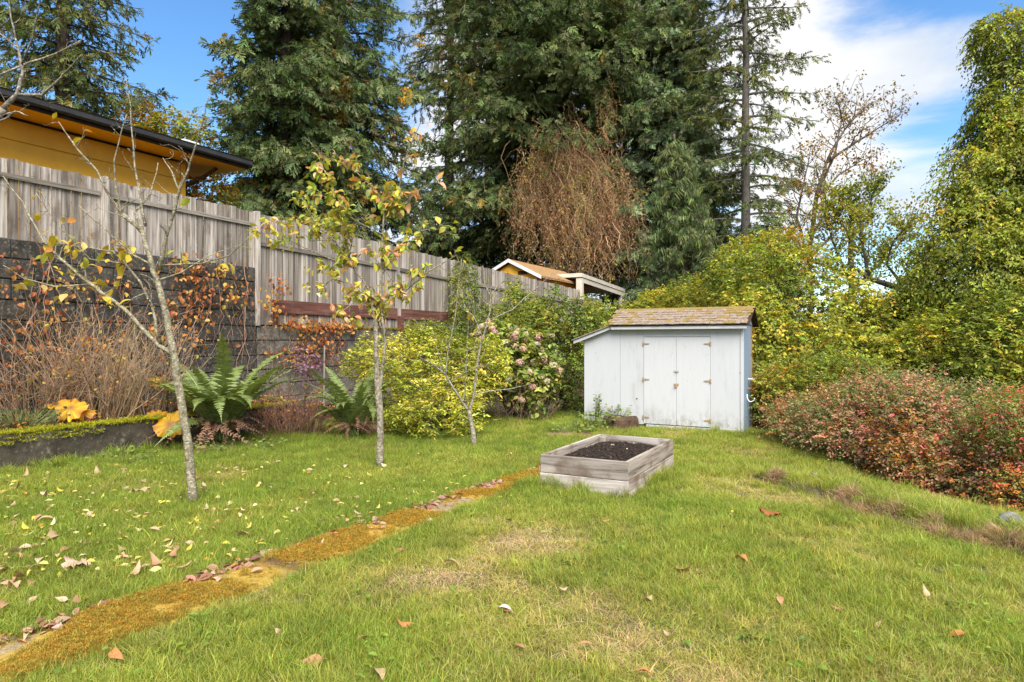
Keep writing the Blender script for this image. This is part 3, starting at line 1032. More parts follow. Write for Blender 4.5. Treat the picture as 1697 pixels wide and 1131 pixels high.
stone(1678, 912, 5.75, 0.17, 0.13, 0.11, 'grey stone at the lower end of the bank below the reddish hedge', 1)
stone(1348, 805, 7.75, 0.10, 0.07, 0.06, 'small pale stone on the crumbling lawn ledge', 2)
sk = MB()
p = pix(536, 606, 13.2)
sk.tube([(0, 0, -1.3), (0.02, 0, 0.40)], [0.022, 0.018], 4, (0.24, 0.21, 0.18))
o = sk.build('garden_stake', MAT['twig'])
o.location = p
tag(o, 'pale wooden stake standing against the grey block wall', 'stake')
# ------------------------------------------------------------------ foliage tools
def unit(a):
    return a / (np.linalg.norm(a, axis=-1, keepdims=True) + 1e-9)


LEAF_T = {
    'dia': (np.array([(0, 0, 0), (0.5, 0.45, 0.10), (0, 1, -0.08), (-0.5, 0.45, 0.10)]), np.array([(0, 1, 2), (0, 2, 3)])),
    'oval': (np.array([(0, 0, 0), (0.42, 0.28, 0.10), (0.46, 0.62, 0.11), (0, 1, -0.12), (-0.46, 0.62, 0.11), (-0.42, 0.28, 0.10), (0, 0.5, 0.0)]),
             np.array([(0, 1, 6), (1, 2, 6), (2, 3, 6), (3, 4, 6), (4, 5, 6), (5, 0, 6)])),
}


class Leaves:
    def __init__(self):
        self.V, self.F, self.C, self.n = [], [], [], 0

    def add(self, P, A, N, size, width, col, kind='dia'):
        T, TF = LEAF_T[kind]
        P, A = np.asarray(P, float), unit(np.asarray(A, float))
        S = unit(np.cross(A, N))
        N = np.cross(S, A)
        size = np.broadcast_to(size, (len(P),))[:, None, None]
        V = P[:, None, :] + size * (T[None, :, 0:1] * width * S[:, None] + T[None, :, 1:2] * A[:, None] + T[None, :, 2:3] * N[:, None])
        k = len(T)
        F = TF[None] + (np.arange(len(P)) * k)[:, None, None] + self.n
        self.V.append(V.reshape(-1, 3))
        self.F.append(F.reshape(-1, 3))
        self.C.append(np.repeat(np.clip(col, 0.002, 1), k, 0))
        self.n += len(P) * k

    def build(self, name, mat, parent=None, kind='stuff'):
        o = link(name, np_mesh(name, np.concatenate(self.V), np.concatenate(self.F), np.concatenate(self.C), False, mat), parent)
        if kind:
            o['kind'] = kind
        return o


def pick_cols(P, palette, g, patch=1.2, seed=0, jitter=0.22):
    """each leaf takes a colour of the kind's palette; kinds gather in patches"""
    w = np.array([p[0] for p in palette], float)
    w = np.cumsum(w / w.sum())
    cols = np.array([p[1] for p in palette])
    f = noise3(P, patch, seed)
    f = np.clip((f - 0.5) * 1.5 + 0.5, 0, 1)
    x = np.clip(0.42 * f + 0.58 * g.random(len(P)), 0, 0.9999)
    x = np.argsort(np.argsort(x)) / len(x)
    i = np.searchsorted(w, x)
    c = cols[np.clip(i, 0, len(cols) - 1)]
    return c * (1 + jitter * g.normal(size=(len(P), 1))) * (1 + 0.08 * g.normal(size=(len(P), 3)))


def lobe(px, py, Y, rx, ry, depth):
    """an ellipsoid of foliage: centre and radii in metres from where it stands"""
    c = pix(px, py, Y)
    return (c[0], c[1], c[2], rx / FPX * Y, depth, ry / FPX * Y)


def lobe_sprays(lobes, n, g, inner=0.25, lump=0.35, shell=0.16, seed=0, reject=0.72, clumps=5):
    L = np.array(lobes, float)
    ex = []                     # smaller clumps standing out of every big lobe
    for l in L:
        for q in range(clumps):
            dd = unit(g.normal(size=3))
            ex.append((*(l[:3] + dd * l[3:] * g.uniform(0.72, 0.98)), *(l[3:] * g.uniform(0.22, 0.42))))
    if ex:
        L = np.concatenate([L, np.array(ex)])
    area = (L[:, 3] * L[:, 4] + L[:, 3] * L[:, 5] + L[:, 4] * L[:, 5])
    w = g.choice(len(L), int(n * 1.7), p=area / area.sum())
    d = unit(g.normal(size=(len(w), 3)))
    ctr, rad = L[w, :3], L[w, 3:]
    k = 1 - np.abs(g.normal(size=len(w))) * shell
    k = np.where(g.random(len(w)) < inner, g.uniform(0.35, 0.9, len(w)), k)
    k = k * (1 - lump * 0.5 + lump * noise3(d * 2.2 + w[:, None] * 3.1, 1.0, seed)) + 0.10 * (noise3(ctr + d * rad, 2.4, seed + 5) - 0.5)
    P = ctr + d * rad * k[:, None]
    keep = np.ones(len(P), bool)
    for i in range(len(L)):
        q = np.linalg.norm((P - L[i, :3]) / L[i, 3:], axis=1)
        keep &= (w == i) | (q > reject) | (g.random(len(P)) < 0.12)
    keep &= P[:, 2] > ground_z(P[:, 0], P[:, 1]) + 0.03
    P, d = P[keep][:n], d[keep][:n]
    nrm = unit(d / rad[keep][:n] * rad[keep][:n].mean())
    return P, nrm


def foliage(lv, lobes, n, g, size, palette, k=6, tl=0.16, width=0.55, kind='dia', droop=0.35, up=0.45, inner=0.25, lump=0.35, shell=0.16, patch=1.2, seed=0, spread=0.8, reject=0.72, hang=0.0):
    """n leafy twigs with k leaves each over the lobes"""
    P, nr = lobe_sprays(lobes, n, g, inner, lump, shell, seed, reject)
    m = len(P)
    tw = unit(nr + 0.75 * g.normal(size=(m, 3)) + np.array((0, 0, up - hang)))
    twl = tl * g.uniform(0.5, 1.4, m)
    t = (np.arange(k) + 0.5) / k
    tt = t[None, :, None] + 0.0 * tw[:, None, :1]
    Q = P[:, None] + tw[:, None] * (tt * twl[:, None, None]) - np.array((0, 0, 1.0)) * (tt ** 2 * droop * twl[:, None, None])
    side = unit(np.cross(tw, (0.03, 0.02, 1.0)))[:, None] * np.where(np.arange(k) % 2 == 0, 1, -1)[None, :, None]
    A = unit(tw[:, None] * 0.6 + side * spread + 0.35 * g.normal(size=(m, k, 3)) - np.array((0, 0, droop)))
    N = unit(0.5 * nr[:, None] + np.array((0, 0, 0.9)) + 0.45 * g.normal(size=(m, k, 3)))
    base = pick_cols(P, palette, g, patch, seed)
    C = np.repeat(base[:, None], k, 1) * (1 + 0.16 * g.normal(size=(m, k, 1)))
    lv.add(Q.reshape(-1, 3), A.reshape(-1, 3), N.reshape(-1, 3), (size * g.uniform(0.65, 1.25, m * k)), width, C.reshape(-1, 3), kind)
    return P, nr


def stems_to(mb, base, targets, g, r0=0.02, r1=0.005, col=(0.09, 0.065, 0.045), sag=0.15, sides=4, segs=5):
    for tp in targets:
        b = np.array(base) + np.array((*g.normal(size=2) * 0.12, 0))
        mid = (b + tp) / 2 + np.array((*g.normal(size=2) * 0.2, sag))
        pts = [(1 - s) ** 2 * b + 2 * s * (1 - s) * mid + s * s * tp + (0 if i in (0, segs) else 1) * g.normal(size=3) * 0.03 for i, s in enumerate(np.linspace(0, 1, segs + 1))]
        mb.tube(pts, np.linspace(r0, r1, segs + 1), sides, np.array(col) * g.uniform(0.7, 1.3), False)


def shrub(name, label, cat, lobes, n, size, palette, base, seed=0, group=None, nstems=14, mat='leaf', stemcol=(0.09, 0.065, 0.045), stem_r=0.018, parts=None, **kw):
    g = np.random.default_rng(seed + 900)
    bz_ = gz(base[0], base[1])
    root = thing(name, label, cat, (base[0], base[1], bz_), 0, group)
    lv = Leaves()
    P, nr = foliage(lv, lobes, n, g, size, palette, seed=seed, **kw)
    f = lv.build('foliage', MAT[mat], root)
    f.matrix_parent_inverse = Matrix.Translation((-base[0], -base[1], -bz_))
    if nstems:
        mb = MB()
        sel = P[g.choice(len(P), nstems)]
        stems_to(mb, (base[0], base[1], bz_ - 0.05), sel, g, stem_r, 0.005, stemcol)
        s = mb.build('stems', MAT['twig'], root, True)
        s['kind'] = 'stuff'
        s.matrix_parent_inverse = Matrix.Translation((-base[0], -base[1], -bz_))
    return root, P, nr


# ------------------------------------------------------------------ scattering copies of small pieces (grass, needles, moss)
def scatter(name, P, R, S, I, T, meshes, parent=None, kind='stuff'):
    me = bpy.data.meshes.new(name)
    n = len(P)
    me.vertices.add(n)
    me.vertices.foreach_set('co', np.asarray(P, np.float32).ravel())
    a = me.attributes.new('rot', 'FLOAT_VECTOR', 'POINT')
    a.data.foreach_set('vector', np.asarray(R, np.float32).ravel())
    a = me.attributes.new('scl', 'FLOAT_VECTOR', 'POINT')
    S = np.asarray(S, np.float32)
    if S.ndim == 1:
        S = np.repeat(S[:, None], 3, 1)
    a.data.foreach_set('vector', S.ravel())
    a = me.attributes.new('vid', 'INT', 'POINT')
    a.data.foreach_set('value', np.asarray(I, np.int32).ravel())
    a = me.attributes.new('tint', 'FLOAT_COLOR', 'POINT')
    a.data.foreach_set('color', np.concatenate([np.clip(T, 0, 4), np.ones((n, 1))], 1).astype(np.float32).ravel())
    key = 'scatter_' + '_'.join(m.name for m in meshes)[:50]
    ng = bpy.data.node_groups.get(key)
    if ng is None:
        ng = bpy.data.node_groups.new(key, 'GeometryNodeTree')
        ng.interface.new_socket('Geometry', in_out='INPUT', socket_type='NodeSocketGeometry')
        ng.interface.new_socket('Geometry', in_out='OUTPUT', socket_type='NodeSocketGeometry')
        k = NT(ng)
        gi, go = k.n('NodeGroupInput'), k.n('NodeGroupOutput')
        m2p = k.n('GeometryNodeMeshToPoints')
        iop = k.n('GeometryNodeInstanceOnPoints')
        iop.inputs['Pick Instance'].default_value = True
        jg = k.n('GeometryNodeJoinGeometry')
        for mm in reversed(meshes):      # a join lists the last link first
            so = bpy.data.objects.get('source ' + mm.name) or bpy.data.objects.new('source ' + mm.name, mm)
            oi = k.n('GeometryNodeObjectInfo')
            oi.inputs['Object'].default_value = so
            gti = k.n('GeometryNodeGeometryToInstance')
            k.l(oi.outputs['Geometry'], gti.inputs[0])
            k.l(gti.outputs[0], jg.inputs[0])

        def attr(nm, t):
            q = k.n('GeometryNodeInputNamedAttribute', data_type=t)
            q.inputs['Name'].default_value = nm
            return q.outputs['Attribute']
        e2r = k.n('FunctionNodeEulerToRotation')
        k.l(attr('rot', 'FLOAT_VECTOR'), e2r.inputs[0])
        k.l(gi.outputs[0], m2p.inputs[0])
        k.l(m2p.outputs[0], iop.inputs['Points'])
        k.l(jg.outputs[0], iop.inputs['Instance'])
        k.l(attr('vid', 'INT'), iop.inputs['Instance Index'])
        k.l(e2r.outputs[0], iop.inputs['Rotation'])
        k.l(attr('scl', 'FLOAT_VECTOR'), iop.inputs['Scale'])
        k.l(iop.outputs[0], go.inputs[0])
    o = link(name, me, parent)
    md = o.modifiers.new('scatter', 'NODES')
    md.node_group = ng
    if kind:
        o['kind'] = kind
    return o


# ------------------------------------------------------------------ conifers
def spray_mesh(i):
    """a flat drooping fir twig with needle brushes; unit length along +x"""
    r = np.random.default_rng(300 + i)
    V, F, C = [], [], []

    def brush(a, b, w, c):
        a, b = np.array(a), np.array(b)
        d = unit(b - a)
        s = unit(np.cross(d, (0, 0, 1)))
        for q in (0.35, -0.95):
            sd = s * math.cos(q) + np.cross(s, d) * math.sin(q)
            n = len(V)
            V.extend([a - sd * w * 0.35, a + sd * w * 0.35, a + 0.6 * (b - a) + sd * w * 0.5, b, a + 0.6 * (b - a) - sd * w * 0.5])
            F.extend([(n, n + 1, n + 2), (n, n + 2, n + 4), (n + 4, n + 2, n + 3)])
            C.extend([np.ones(3) * c * 0.85, np.ones(3) * c * 0.85, np.ones(3) * c, np.ones(3) * c * 1.25, np.ones(3) * c])
    def ax(s):
        return np.array((s, 0.04 * math.sin(5 * s + i), 0.06 * s - 0.30 * s * s))
    for s0, s1 in ((0.0, 0.35), (0.3, 0.68), (0.62, 1.0)):
        brush(ax(s0), ax(s1), 0.085, 1.0)
    for j in range(12):
        s = 0.06 + 0.8 * j / 11
        l = (0.50 * (1 - s) + 0.14) * r.uniform(0.75, 1.15)
        sg = 1 if j % 2 else -1
        an = math.radians(r.uniform(38, 60)) * sg
        p = ax(s)
        q = p + l * unit(np.array((math.cos(an), math.sin(an) * r.uniform(0.5, 1.0), r.uniform(-0.75, 0.35))))
        m = (p + q) / 2 + np.array((0, 0, 0.02))
        c = r.uniform(0.75, 1.25)
        brush(p, m, 0.07, c)
        brush(p + 0.8 * (m - p), q, 0.075, c)
    return np_mesh('fir_twig_%d' % i, np.array(V), np.array(F), np.array(C), False, MAT['needle'])


def cedar_mesh(i):
    r = np.random.default_rng(330 + i)
    V, F, C = [], [], []
    for j in range(16):
        s = j / 15
        y = r.uniform(-0.22, 0.22)
        l = r.uniform(0.45, 0.9)
        p = np.array((s * 0.75, y * 0.5, -0.05 * s))
        q = p + np.array((0.18 * l, y * 0.5, -l * r.uniform(0.45, 0.9)))
        w = 0.035
        n = len(V)
        sd = unit(np.array((r.normal(), r.normal(), 0.1)))
        V.extend([p, p + 0.4 * (q - p) + sd * w, q, p + 0.4 * (q - p) - sd * w])
        F.extend([(n, n + 1, n + 2), (n, n + 2, n + 3)])
        c = r.uniform(0.7, 1.3)
        C.extend([np.ones(3) * c * 0.8, np.ones(3) * c, np.ones(3) * c * 1.2, np.ones(3) * c])
    return np_mesh('cedar_twig_%d' % i, np.array(V), np.array(F), np.array(C), False, MAT['needle'])


FIR = [spray_mesh(i) for i in range(4)]
CEDAR = [cedar_mesh(i) for i in range(4)]


def conifer(label, px, Y, H, r0, R, cb, gap, palette, seed, droop=0.38, name='conifer_tree', twigs=None, taper=0.55, size=0.55, dens=1.0, group='conifers beyond the fence', lean=0.0, bark=(0.075, 0.055, 0.045), az_skip=None, sub=0.30, fill=1.0, mult=4, no_front=0.0):
    g = np.random.default_rng(seed)
    c = pix(px, CY, Y)
    zb = gz(c[0], c[1]) - 0.2
    root = thing(name, label, 'tree', (c[0], c[1], zb), 0, group)
    tr, br = MB(), MB()
    hs_ = np.linspace(0, H, 14)
    wob = np.cumsum(g.normal(size=(14, 2)) * 0.05, 0)
    wob[:, 0] += lean * hs_
    tp = [np.array((wob[i, 0], wob[i, 1], h)) for i, h in enumerate(hs_)]
    tr.tube(tp, [r0 * (1.25 if i == 0 else 1) * (1 - 0.93 * (h / H) ** 1.1) + 0.02 for i, h in enumerate(hs_)], 10, bark)
    PP, RR, SS, BB = [], [], [], []
    az = g.uniform(0, 6.28)
    h = cb
    while h < H - 0.4:
        t = (h - cb) / (H - cb)
        L = R * (1 - t ** 1.25 * taper / 0.55 * 0.92) * g.uniform(0.72, 1.12) * (0.75 + 0.25 * min(1, t * 6))
        L = max(L, 0.5)
        az += 2.39996 + g.normal() * 0.35
        x = np.interp(h, hs_, wob[:, 0])
        y = np.interp(h, hs_, wob[:, 1])
        ca, sa = math.cos(az), math.sin(az)
        if h < no_front and sa < -0.62 and g.random() < 0.85:          # a side that lost its low boughs
            h += gap * 0.5
            continue
        rise = 0.30 - 0.25 * (1 - t) + g.normal() * 0.08
        s = np.linspace(0, 1, 9)
        bend = g.normal() * 0.12
        bx = x + L * s * ca - bend * L * s * s * sa
        by = y + L * s * sa + bend * L * s * s * ca
        bzz = h + L * (rise * s - droop * s ** 2 + 0.16 * s ** 4)
        Bp = np.stack([bx, by, bzz], 1)
        br.tube(list(Bp), np.linspace(0.022 * L ** 0.8 + 0.01, 0.008, 9), 4, np.array(bark) * 0.85, False)
        nsec = max(4, int(L / sub * dens))
        for j in range(nsec):
            sj = 0.10 + 0.90 * (j + g.random()) / nsec
            sj = min(sj, 1.0)
            pj = np.array([np.interp(sj, s, Bp[:, q]) for q in range(3)])
            tg = unit(np.array([np.interp(min(sj + 0.06, 1), s, Bp[:, q]) - np.interp(max(sj - 0.06, 0), s, Bp[:, q]) for q in range(3)]))
            lat = unit(np.cross(tg, (0, 0, 1))) * (1 if j % 2 else -1)
            l2 = (0.42 * L * (1 - sj) ** 0.8 * min(1, 0.35 + 1.6 * sj) + 0.30) * g.uniform(0.6, 1.15)
            d2 = unit(tg * g.uniform(0.45, 0.9) + lat * g.uniform(0.5, 1.0) + np.array((0, 0, g.uniform(-0.42, 0.02))))
            nk = max(1, int(round(l2 / (size * 0.52))))
            br.tube([pj, pj + d2 * l2 * 0.9], [0.012, 0.005], 3, np.array(bark) * 0.8, False)
            for k2 in range(nk):
                if g.random() > fill:
                    continue
                f = (k2 + 0.3 * g.random()) / nk
                pos = pj + d2 * l2 * f + np.array((0, 0, -0.12 * l2 * f * f))
                dd = unit(d2 + 0.28 * g.normal(size=3) + np.array((0, 0, -0.25 * f - 0.05)))
                PP.append(pos)
                RR.append(dd)
                SS.append(size * g.uniform(0.7, 1.25))
                BB.append(f * sj)
        h += gap * g.uniform(0.6, 1.4)
    PP, RR, SS, BB = np.array(PP), np.array(RR), np.array(SS), np.array(BB)
    PP = np.concatenate([PP + mult_j * SS[:, None] * 0.38 * g.normal(size=PP.shape) * np.array((1, 1, 0.8)) for mult_j in np.linspace(0.1, 1.0, mult)])
    RR = unit(np.tile(RR, (mult, 1)) + 0.38 * g.normal(size=PP.shape) + np.array((0, 0, -0.06)))
    SS = np.tile(SS, mult) * (0.62 if mult > 1 else 1.0) * g.choice((0.65, 0.85, 1.0, 1.35), len(PP))
    print(name, px, len(PP))
    eul = np.stack([g.normal(size=len(PP)) * 0.45, -np.arcsin(np.clip(RR[:, 2], -1, 1)), np.arctan2(RR[:, 1], RR[:, 0])], 1)
    T = pick_cols(PP + c, palette, g, 0.55, seed, 0.18) * np.array((2.3, 2.15, 1.8))
    tw = twigs or FIR
    tr.build('trunk', MAT['bark'], root, True)
    br.build('branches', MAT['bark'], root, kind='stuff')
    scatter('crown', PP, eul, SS, g.integers(0, len(tw), len(PP)), T, tw, root)
    return root, c


FIR_GREEN = [(3, (0.050, 0.075, 0.030)), (3, (0.070, 0.098, 0.042)), (2, (0.10, 0.125, 0.060)), (0.25, (0.16, 0.12, 0.03))]
FIR_BLUE = [(2, (0.060, 0.088, 0.050)), (3, (0.095, 0.130, 0.080)), (3, (0.135, 0.175, 0.115))]
FIR_DARK = [(3, (0.035, 0.055, 0.022)), (3, (0.050, 0.072, 0.028)), (1, (0.075, 0.095, 0.035))]
FIR_OLIVE = [(3, (0.055, 0.072, 0.026)), (3, (0.080, 0.098, 0.036)), (1.2, (0.12, 0.125, 0.045))]

conifer('dark open crowned conifer behind the black guttered roof at far left', 100, 23, 20, 0.36, 3.9, 5.0, 0.12, FIR_OLIVE, 1, 0.42, size=0.55, sub=0.22, mult=2)
conifer('broad dense fir directly right of the yellow house roof', 470, 25, 22, 0.34, 3.6, 1.0, 0.085, FIR_GREEN, 2, 0.46, size=0.6, sub=0.22)
conifer('dark fir with yellow creeper on its trunk between the two broad firs', 565, 28.5, 24, 0.42, 5.2, 2.4, 0.105, FIR_GREEN, 3, 0.50, size=0.62, sub=0.24, mult=3, fill=0.75)
conifer('huge old fir with the thick bare trunk in the middle', 932, 37, 30, 0.85, 10.3, 6.0, 0.092, FIR_GREEN, 4, 0.36, size=0.72, taper=0.3, sub=0.30, no_front=13.5, mult=3, fill=0.82)
conifer('blue green fir with pale drooping boughs left of the slim bare trunk', 1108, 34, 27, 0.42, 4.4, 5.0, 0.08, FIR_BLUE, 5, 0.40, size=0.62, sub=0.22)
conifer('tall slim conifer with a bare grey trunk and sparse boughs', 1233, 30.5, 30, 0.26, 3.7, 3.0, 0.22, FIR_OLIVE, 16, 0.40, size=0.54, sub=0.26, mult=2, bark=(0.16, 0.14, 0.12), taper=0.3)
conifer('low dark cedar with hanging foliage behind the shed', 1135, 25.5, 11.5, 0.30, 2.9, 0.6, 0.05, FIR_DARK, 7, 0.66, twigs=CEDAR, size=0.62)
conifer('dark fir standing between the creeper hung fir and the huge old fir', 740, 41, 28, 0.4, 5.0, 15.0, 0.18, FIR_OLIVE, 18, 0.44, size=0.66, sub=0.28, mult=2)
conifer('small dark fir filling the gap left of the vine covered snag', 735, 36, 6.6, 0.24, 4.4, 0.8, 0.10, FIR_DARK, 8, 0.46, size=0.65, sub=0.24)
conifer('blue green fir behind the slim bare trunk', 1290, 28, 10.5, 0.2, 2.9, 1.5, 0.10, FIR_BLUE, 9, 0.40, size=0.55, sub=0.22)

# yellow creeper on the fir trunk
g = np.random.default_rng(77)
root = thing('yellow_creeper', 'yellow autumn creeper hanging on a dark fir trunk', 'vine', tuple(pix(535, 260, 27.0)))
lv = Leaves()
for (px, py, rx, ry, n) in ((533, 225, 10, 38, 90), (545, 130, 8, 30, 45), (520, 190, 8, 12, 30), (575, 140, 6, 12, 20), (462, 115, 6, 9, 14), (672, 158, 7, 12, 18), (695, 62, 5, 10, 10)):
    foliage(lv, [lobe(px, py, 25.6, rx, ry, 0.35)], n, g, 0.15, [(2, (0.50, 0.30, 0.03)), (1, (0.42, 0.20, 0.03)), (1, (0.36, 0.30, 0.05))], k=4, tl=0.2, droop=0.8, inner=0.4)
o = lv.build('foliage', MAT['leaf'], root)
o.matrix_parent_inverse = Matrix.Translation(-Vector(pix(535, 260, 27.0)))
# ------------------------------------------------------------------ vine covered snag
g = np.random.default_rng(88)
c = pix(955, CY, 32.3)
zb = gz(c[0], c[1])
snag = thing('vine_covered_snag', 'dead snag wrapped in a hanging brown curtain of dry vines', 'tree', (c[0], c[1], zb))
tb = MB()
tb.tube([np.array((0.2, 0.3, 0)), np.array((0.0, 0.2, 3)), np.array((0.3, 0.1, 7)), np.array((0.6, 0.0, 11.0))], [0.38, 0.3, 0.2, 0.06], 8, (0.06, 0.045, 0.035))
for (x, z0, x1, z1) in ((0.1, 4.5, -1.5, 6.6), (0.2, 5.0, 1.4, 7.0), (0.3, 6.0, 1.2, 8.4), (0.1, 3.5, 1.6, 5.6), (0.1, 4.0, -1.7, 5.2)):
    tb.tube([np.array((x, 0.15, z0)), np.array(((x + x1) / 2, -0.2, (z0 + z1) / 2 + 0.3)), np.array((x1, -0.4, z1))], [0.09, 0.06, 0.03], 5, (0.06, 0.045, 0.035))
tb.build('trunk', MAT['bark'], snag, True)
vb = MB()
outline = [(905, 270, 60), (950, 250, 55), (985, 295, 60), (880, 310, 30), (1022, 340, 40), (1000, 175, 5), (1003, 215, 6), (940, 330, 70)]
sprP = []
for i in range(1250):
    q = outline[g.choice(len(outline), p=np.array([o[2] for o in outline]) / sum(o[2] for o in outline))]
    px = q[0] + g.normal() * min(q[2], 45) * 0.42 + (0 if q[1] > 240 else g.normal() * 7)
    py = q[1] + g.normal() * 34
    Yd = 31.6 + g.normal() * 0.5
    p = pix(px, py, Yd) - np.array((c[0], c[1], zb))
    low = 1.6 + 0.5 * g.random()
    ln = min(1.0 + 5.0 * g.random() ** 1.6, p[2] - 0.8) if q[1] > 240 else g.uniform(0.8, 2.8)
    ln = min(ln, max(0.4, p[2] + zb - (4.3 if px > 950 else 3.0)) * 1.15)
    n = 8
    pts = [p]
    drift = g.normal() * 0.03
    d = np.array((g.normal() * 0.35, g.normal() * 0.3, -0.25))
    for k in range(n):
        d = 0.45 * d + np.array((g.normal() * 0.36 + drift, g.normal() * 0.3, -0.38))
        pts.append(pts[-1] + unit(d) * ln / n)
    col = np.array((0.30, 0.18, 0.10)) * g.uniform(0.45, 1.5) if g.random() < 0.85 else np.array((0.16, 0.15, 0.055)) * g.uniform(0.6, 1.2)
    vb.tube(pts, np.linspace(0.010, 0.004, n + 1) * g.choice((0.5, 0.6, 0.8, 1.0, 2.4), p=(.3, .25, .25, .15, .05)), 3, col, False)
    if i % 3 < 2:
        sprP.extend(pts[1::2])
vb.build('vine_strands', MAT['twig'], snag, kind='stuff')
lv = Leaves()
sp = np.array(sprP)
m = len(sp)
pal = [(3, (0.34, 0.20, 0.11)), (2, (0.42, 0.23, 0.09)), (1.0, (0.34, 0.34, 0.07))]
for rep in range(5):
    q = sp + g.normal(size=sp.shape) * 0.11
    lv.add(q, g.normal(size=(m, 3)) + np.array((0, 0, -0.6)), g.normal(size=(m, 3)) + np.array((0, -0.5, 0.4)), 0.15 * g.uniform(0.4, 1.3, m), 0.38, pick_cols(q, pal, g, 0.6, 3))
lv.build('foliage', MAT['leaf'], snag)

# ------------------------------------------------------------------ palettes
P_VINE = [(2.4, (0.12, 0.155, 0.022)), (4, (0.205, 0.245, 0.032)), (3.4, (0.32, 0.345, 0.04)), (1.3, (0.46, 0.42, 0.05)), (0.5, (0.60, 0.42, 0.05))]
P_HEDGE = [(3, (0.095, 0.13, 0.024)), (4, (0.16, 0.21, 0.034)), (3, (0.25, 0.29, 0.045)), (1.2, (0.37, 0.36, 0.055))]
P_EUON = [(2, (0.16, 0.19, 0.022)), (4, (0.32, 0.34, 0.036)), (4, (0.50, 0.48, 0.050)), (1.2, (0.62, 0.55, 0.09))]
P_BERB = [(4.2, (0.13, 0.165, 0.06)), (4.6, (0.23, 0.25, 0.08)), (2, (0.38, 0.30, 0.12)), (2.8, (0.50, 0.28, 0.18)), (2.0, (0.52, 0.20, 0.14)), (0.7, (0.58, 0.28, 0.07))]
P_YGRN = [(3, (0.19, 0.22, 0.028)), (3, (0.31, 0.33, 0.038)), (2, (0.46, 0.42, 0.046)), (1.2, (0.62, 0.42, 0.04))]
P_IVY = [(3, (0.125, 0.15, 0.022)), (4, (0.23, 0.26, 0.034)), (3.5, (0.36, 0.385, 0.045)), (0.6, (0.52, 0.40, 0.05))]
P_ORANGE = [(2, (0.40, 0.17, 0.03)), (2, (0.46, 0.26, 0.03)), (1, (0.20, 0.20, 0.03))]


def at(px, py, Y):
    p = pix(px, py, Y)
    return (p[0], p[1])


# big hedge of creeper and shrubs right of the shed
shrub('overgrown_hedge', 'tall mound of yellow green creeper directly right of and behind the shed', 'hedge',
      [lobe(1330, 520, 14.2, 120, 105, 1.3), lobe(1250, 590, 13.4, 60, 95, 0.8), lobe(1390, 600, 13.2, 110, 80, 1.1), lobe(1250, 470, 15.2, 75, 65, 0.9), lobe(1455, 560, 13.8, 70, 75, 1.0), lobe(1300, 670, 12.8, 70, 50, 0.7)],
      5200, 0.088, P_VINE, at(1340, 700, 14.2), 1, k=7, tl=0.28, width=0.6, hang=0.25, droop=0.55, lump=0.8, patch=1.3, shell=0.2)
shrub('leafy_bush', 'yellowish spiky topped bush in front of the dark cedar', 'bush',
      [lobe(1265, 425, 17.5, 45, 38, 0.8), lobe(1225, 450, 17.3, 45, 45, 0.8), lobe(1160, 500, 17.0, 70, 35, 0.9), lobe(1100, 512, 17.5, 45, 22, 0.8)],
      1900, 0.085, P_YGRN, at(1200, 600, 17.2), 2, k=7, tl=0.3, up=0.9, width=0.5, lump=0.5)
shrub('overgrown_hedge', 'green climber covered mound left of the shed wall', 'hedge',
      [lobe(915, 575, 15.6, 70, 75, 1.0), lobe(870, 530, 16.4, 45, 45, 0.8), lobe(965, 545, 16.2, 60, 50, 1.0), lobe(930, 650, 15.0, 48, 60, 0.8), lobe(1000, 540, 17, 45, 24, 0.8)],
      3800, 0.07, P_HEDGE, at(930, 690, 15.6), 3, k=7, tl=0.22, width=0.6, hang=0.2, droop=0.5, lump=0.45, patch=1.4)
shrub('leafy_bush', 'low yellow bush beside the canopy post above the shed roof', 'bush',
      [lobe(1085, 515, 18.0, 50, 26, 0.8), lobe(1140, 505, 17.6, 60, 28, 0.8), lobe(1020, 532, 17.8, 45, 18, 0.6)],
      1100, 0.08, P_YGRN, at(1060, 560, 18), 4, k=7, tl=0.26, up=0.7)
# ivy clad tree at the right edge
shrub('ivy_clad_tree', 'tall leaning tree smothered in green ivy at the right edge', 'tree',
      [lobe(1690, 60, 14.0, 62, 42, 0.7), lobe(1645, 55, 14.0, 32, 24, 0.4), lobe(1680, 140, 14.0, 55, 70, 0.7), lobe(1665, 230, 13.8, 62, 70, 0.9), lobe(1650, 310, 13.6, 80, 70, 1.0), lobe(1730, 300, 13.8, 100, 110, 1.3),
       lobe(1640, 390, 13.4, 105, 75, 1.1), lobe(1610, 460, 13.2, 125, 65, 1.1), lobe(1720, 440, 13.2, 110, 90, 1.2), lobe(1570, 470, 13.6, 60, 50, 0.8), lobe(1620, 520, 13.4, 110, 55, 1.0), lobe(1550, 520, 14.2, 70, 45, 0.8)],
      13000, 0.084, P_IVY, at(1700, 700, 14.0), 5, k=7, tl=0.32, hang=0.6, droop=0.8, lump=0.95, nstems=60, stem_r=0.05, patch=1.5, shell=0.3)
tr = MB()
tr.tube([pix(1740, 760, 14.2), pix(1720, 560, 14.2), pix(1690, 330, 14.0), pix(1700, 150, 14.1), pix(1715, 40, 14.2)], [0.22, 0.2, 0.16, 0.1, 0.05], 8, (0.07, 0.055, 0.04))
o = tr.build('trunk', MAT['bark'], bpy.data.objects['ivy_clad_tree'], True)
o.matrix_parent_inverse = bpy.data.objects['ivy_clad_tree'].matrix_basis.inverted()
